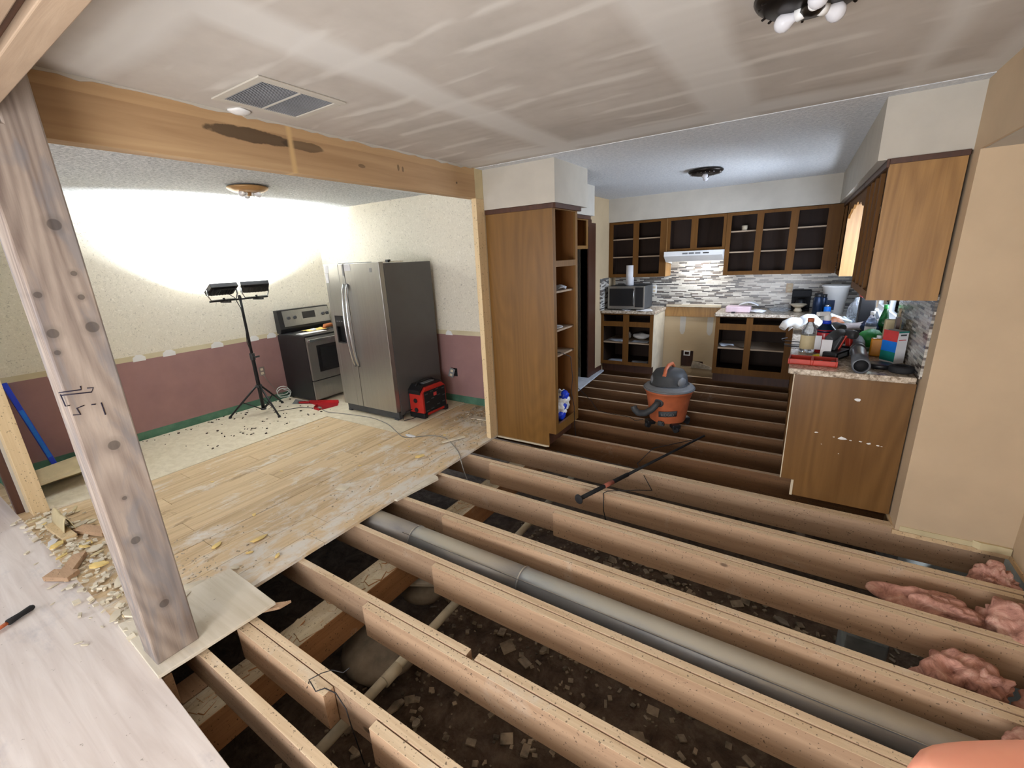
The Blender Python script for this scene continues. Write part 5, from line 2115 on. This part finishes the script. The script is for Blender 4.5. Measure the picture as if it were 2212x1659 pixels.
m.box(2.945, 4.06, .912, 3.035, 4.12, 1.16)
tag(m.build('beige_packet', 'tanpaper', base=True, bevel=.01), 'crumpled beige packet behind the amber bottle', 'packet')
m = MB()
m.box(2.985, 3.93, .912, 3.005, 3.99, 1.19)
tag(m.build('brown_board', 'darktrim', base=True), 'narrow dark brown board upright between packet and carton', 'board')
m = MB()
m.blob((2.90, 4.27, .985), (.085, .08, .07), 3, .12, 3, 5)
tag(m.build('green_bag', 'green', base=True), 'round green plastic bag right of the vacuum wand', 'plastic bag')
bottle('wine_bottle', 'green glass bottle standing by the window end of the mosaic', 3.0, 4.55, .036, .30, 'greenglass', 'cap', 'green', None, .4)
bottle('water_bottle', 'clear water bottle left of the green glass bottle', 2.92, 4.52, .038, .25, 'clear', 'cap', 'white', 'paper', .3)
bottle('soap_bottle', 'small clear bottle on the counter under the bright window', 2.97, 4.78, .03, .24, 'clear', 'cap', 'white', None, .3)

# ------------------------------------------------------------------ pink insulation at the right
ins = [((3.12, 2.62, -.13), (.20, .11, .10), 'folded pink insulation batt wedged between the joists, left of the others'),
       ((3.42, 2.58, -.08), (.10, .14, .12), 'pink insulation clump at the right edge of the picture'),
       ((3.44, 2.98, -.10), (.07, .10, .10), 'small pink insulation tuft in the alcove corner'),
       ((3.15, 2.22, -.13), (.15, .11, .10), 'pink insulation batt in the second bay from the right wall corner'),
       ((3.47, 2.20, -.14), (.11, .12, .09), 'pink insulation batt under the right edge of the picture'),
       ((3.22, 1.78, -.06), (.12, .09, .09), 'pink insulation tuft poking up behind the finger')]
for k, (c_, s_, lb) in enumerate(ins):
    m = MB()
    m.blob(c_, s_, 5, .55, 3.4, k * 2 + 1, (0, 0, .3 * k))
    m.blob((c_[0] + s_[0] * .5, c_[1] - .02, c_[2] + s_[2] * .45), (s_[0] * .5, s_[1] * .6, s_[2] * .6), 4, .6, 4, k + 7)
    tag(m.build('insulation_batt', 'pink', base=True), lb, 'insulation', 'torn pink insulation along the right wall')

# ------------------------------------------------------------------ debris
def flake(name, x, y, z, s, mat, label, cat, group=None, h=.004, asp=.5, rz=None, tilt=.08):
    n = random.choice((5, 6, 7))
    a0 = random.uniform(0, PI)
    pts = []
    for k in range(n):
        a = a0 + 2 * PI * k / n
        r = random.uniform(.65, 1.0)
        pts.append((s * r * math.cos(a), s * asp * r * math.sin(a)))
    m = MB()
    m.T = Matrix.Translation((x, y, z + .001 + s * abs(tilt) * .8)) @ Euler((random.uniform(-tilt, tilt), random.uniform(-tilt, tilt), random.uniform(0, PI) if rz is None else rz)).to_matrix().to_4x4()
    m.prism(pts, 0, h)
    return tag(m.build(name, mat, base=True), label, cat, group)


GF = 'torn flooring flakes scattered on the board floor'
FL = 'thin torn flooring flake lying on the board floor'
for (x, y, s, mt) in ((-.35, 2.58, .060, 'flake'), (-.30, 2.66, .022, 'flakepale'), (-.60, .98, .055, 'flake'), (-.42, 1.16, .065, 'flake'), (-.33, 1.05, .03, 'flake'),
                      (-.14, 1.12, .03, 'flake'), (-.26, .93, .045, 'flakepale'), (-.16, .86, .03, 'flake'), (-.30, .74, .09, 'flakepale'), (-.75, 1.30, .03, 'flake'),
                      (-1.6, 1.4, .02, 'flake'), (-.55, 2.86, .025, 'flakepale'), (-.22, 3.0, .02, 'flakepale'), (-.48, 3.08, .025, 'flake'), (-1.25, 1.8, .018, 'flake'),
                      (-.7, 2.2, .018, 'flake'), (-.15, 1.9, .02, 'flakepale'), (-.1, 1.6, .015, 'flakepale'), (-.6, 2.7, .02, 'flake'), (-.9, 2.6, .02, 'flake')):
    flake('flooring_flake', x, y, .001, s, mt, FL, 'debris', GF)
m = MB()
m.T = Matrix.Translation((-.50, 1.865, .003)) @ Euler((0, 0, .2)).to_matrix().to_4x4()
m.box(-.05, -.035, 0, .05, .035, .003)
tag(m.build('floor_card', 'flakepale', base=True), 'small cream rectangular card lying alone on the board floor', 'card')
m = MB()
m.T = Matrix.Translation((-.31, 3.02, .008)) @ Euler((0, 0, 1.1)).to_matrix().to_4x4()
m.box(-.12, -.018, 0, .12, .018, .010)
tag(m.build('wood_lath', 'flakepale', base=True), 'short pale lath on the boards near the foot of the stud', 'lath')
m = MB()
m.T = Matrix.Translation((-.42, 3.62, .006)) @ Euler((0, 0, .1)).to_matrix().to_4x4()
m.box(-.10, -.04, 0, .12, .04, .008)
tag(m.build('plywood_scrap', 'flakepale', base=True), 'pale rectangular scrap behind the stud near the dining wall', 'wood scrap')
m = MB()
m.blob((-.78, 2.90, .008), (.07, .025, .007), 3, .2, 3, 1)
tag(m.build('white_scrap', 'paper', base=True), 'small white scrap at the corner of the underlayment', 'scrap')
GW = 'splintered wood and vinyl pieces heaped left of the post'
WL = 'splintered piece in the rubble heap left of the timber post'
for k in range(46):
    u = random.random()
    x = -2.2 + 2.0 * u
    y = .52 + random.uniform(-.10, .16) - .02 * u
    s = random.uniform(.02, .07)
    flake('splintered_piece', x, y, .002 + random.uniform(0, .012), s, random.choice(('flake', 'flakepale', 'flakepale', 'tanpaper', 'paper')), WL, 'debris', GW, random.uniform(.004, .012),
          random.uniform(.25, .6), None, .16)
for k in range(12):
    x = random.uniform(-1.6, -.3)
    y = random.uniform(.24, .42)
    flake('splintered_piece', x, y, .0, random.uniform(.012, .03), 'flakepale', WL, 'debris', GW, .004, .35)
for k, (x, y, l, a, lb) in enumerate(((-1.75, .50, .36, .05, 'pale two by four offcut at the left edge of the rubble heap'), (-1.18, .43, .20, -.55, 'reddish wood block in front of the rubble heap'),
                                      (-1.10, .36, .16, .5, 'flat brown board piece lying on the plywood'), (-1.55, .62, .26, .35, 'small offcut leaning on the rubble heap'))):
    m = MB()
    m.T = Matrix.Translation((x, y, .02)) @ Euler((.05, 0, a)).to_matrix().to_4x4()
    m.box(-l / 2, -.035, -.012, l / 2, .035, .018)
    tag(m.build('wood_offcut', 'stud' if k == 0 else 'joist2', base=True, bevel=.002), lb, 'wood offcut')
m = MB()
m.grid(lambda u, v: Vector((-1.95 + .30 * v, .50 + .06 * u, .03 + .10 * math.sin(PI * u) + .01 * math.sin(9 * v))), 14, 10)
tag(m.build('vinyl_curl', 'tanpaper', base=True, solid=.003), 'curled strip of tan vinyl on top of the rubble heap', 'vinyl sheet')
# fine litter, uncountable
def litter(name, label, n, fn, mat, smin, smax, h=.4):
    m = MB()
    for k in range(n):
        x, y, z = fn()
        s = random.uniform(smin, smax)
        m.obox((x, y, z + s * h * .5), (s, s * random.uniform(.3, 1), s * h), (random.uniform(-.3, .3), random.uniform(-.3, .3), random.uniform(0, PI)))
    return tag(m.build(name, mat), label, 'debris', None, 'stuff')


litter('plaster_crumbs', 'fine pale plaster crumbs and splinters spread over the board floor', 620,
       lambda: (-min(.9, abs(random.gauss(0, .35))) - .01 if random.random() < .7 else random.uniform(-.9, -.02), random.choice((random.uniform(.45, 3.2), min(3.9, random.gauss(3.3, .25)), random.uniform(.62, .9))), .0012), 'rubble', .003, .012)
litter('floor_grit', 'dark crumbs scattered on the underlayment around the tripod', 130,
       lambda: (random.gauss(-2.75, .3), random.gauss(2.5, .45), .0085) if random.random() < .7 else (random.uniform(-3.3, -3.2), random.uniform(1, 3), .0085), 'inner', .006, .022)
litter('wood_chips', 'splintered chips filling the rubble heap left of the post', 420,
       lambda: (random.uniform(-2.3, -.05), .50 + random.gauss(0, .07), random.uniform(0.0, .012)), 'flakepale', .006, .035)
litter('corner_rubble', 'plaster rubble in the corner between radio and stud', 260,
       lambda: (-.45 + random.gauss(0, .16), 3.75 + random.uniform(-.3, .2), .001), 'rubble', .006, .026)
litter('crawlspace_rubble', 'broken plaster, chips and stones strewn over the crawl space dirt', 2400,
       lambda: (random.uniform(.3, 3.5), random.uniform(.3, 3.6), -.822), 'dirtrubble', .005, .034)
litter('crawlspace_splinters', 'thin wood splinters strewn over the crawl space dirt', 300,
       lambda: (random.uniform(.3, 3.5), random.uniform(.4, 3.4), -.815), 'dirtrubble', .02, .09, .12)
SL = 'flat broken board scrap on the crawl space dirt'
for k in range(34):
    flake('dirt_scrap', random.uniform(.4, 3.3), random.uniform(.5, 3.2), -.815, random.uniform(.03, .08), random.choice(('dirtrubble', 'rubble', 'concrete', 'dirtrubble')), SL, 'debris',
          'flat scraps on the crawl space dirt', random.uniform(.008, .02), random.uniform(.4, .8), None, .15)
for k, (x, y, z, s, lb) in enumerate(((2.25, 1.48, -.60, .12, 'white torn board scrap below the duct near the bottom of the picture'), (2.62, 2.55, -.60, .10, 'white scrap on the dirt beyond the duct'),
                                     (2.05, 2.62, -.60, .07, 'small white scrap between the far joists'), (1.55, 1.25, -.81, .05, 'pale square chip on the dirt in the near bay'))):
    flake('white_board_scrap', x, y, z if z > -.7 else -.815, s, 'paper', lb, 'scrap', None, .008, .55, None, .2)
for k, (x, y, z) in enumerate(((2.98, 2.20, -.34), (2.90, 2.62, -.30))):
    m = MB()
    m.box(x - .09, y - .13, -.82, x + .09, y + .11, z)
    tag(m.build('block_pier', 'block', base=True, bevel=.01), ['grey concrete block standing left of the lower insulation batt', 'grey concrete block standing left of the upper insulation batt'][k], 'concrete block')

# ------------------------------------------------------------------ the photographer's hand, entering at the lower right
def hand():
    t = thing('person', 'bare pink fingertip of the photographer at the lower right corner', 'person', cam.location)
    Rc = cam.matrix_world.to_3x3()
    o = cam.location

    def W(px, py, d):
        x = (px - 1106) / 943.7 * d
        y = -(py - 829.5) / 943.7 * d
        return Rc @ Vector((x, y, -d))
    me = bpy.data.meshes.new('hand')
    vs, es, rs = [], [], []

    def chain(pts, root=None):
        prev = root
        for p, r in pts:
            vs.append(p)
            rs.append(r)
            if prev is not None:
                es.append((prev, len(vs) - 1))
            prev = len(vs) - 1
        return prev
    # palm root lies outside the frame on the right
    D = .085
    palm = W(3400, 2150, D)
    vs.append(palm)
    rs.append(.030)
    a = chain([(W(3050, 2020, D), .026)], 0)
    # index finger reaches into the frame
    chain([(W(2780, 1835, D), .0130), (W(2480, 1765, D), .0125), (W(2140, 1755, D), .0120), (W(2000, 1774, D), .0108)], a)
    b = chain([(W(3080, 2250, D + .005), .026)], 0)
    for k, (dx, ln) in enumerate(((0, 1.05), (0, .98), (0, .8))):
        yy = 2150 + k * 210
        chain([(W(2800, yy, D + .004 * k), .0118), (W(2800 - 260 * ln, yy - 10, D + .01), .0112), (W(2800 - 460 * ln, yy + 20, D + .014), .0105), (W(2800 - 560 * ln, yy + 40, D + .014), .009)], b)
    chain([(W(3350, 1900, D), .017), (W(3150, 1650, D), .013), (W(3000, 1560, D + .01), .012), (W(2900, 1530, D + .015), .010)], 0)
    chain([(W(3900, 2300, D + .01), .027), (W(4600, 2500, D + .02), .030)], 0)
    me.from_pydata([tuple(v) for v in vs], es, [])
    me.update()
    ob = bpy.data.objects.new('hand', me)
    COL.objects.link(ob)
    sk = ob.modifiers.new('skin', 'SKIN')
    for k, sv in enumerate(me.skin_vertices[0].data):
        sv.radius = (rs[k], rs[k])
        sv.use_root = (k == 0)
    ob.modifiers.new('sub', 'SUBSURF').render_levels = 2
    ob.modifiers['sub'].levels = 2
    dg = bpy.context.evaluated_depsgraph_get()
    nm = bpy.data.meshes.new_from_object(ob.evaluated_get(dg))
    bpy.data.objects.remove(ob)
    nm.materials.clear()
    nm.materials.append(M['skin'])
    for p in nm.polygons:
        p.use_smooth = True
    h = bpy.data.objects.new('hand', nm)
    COL.objects.link(h)
    h.parent = t
    return t


hand()
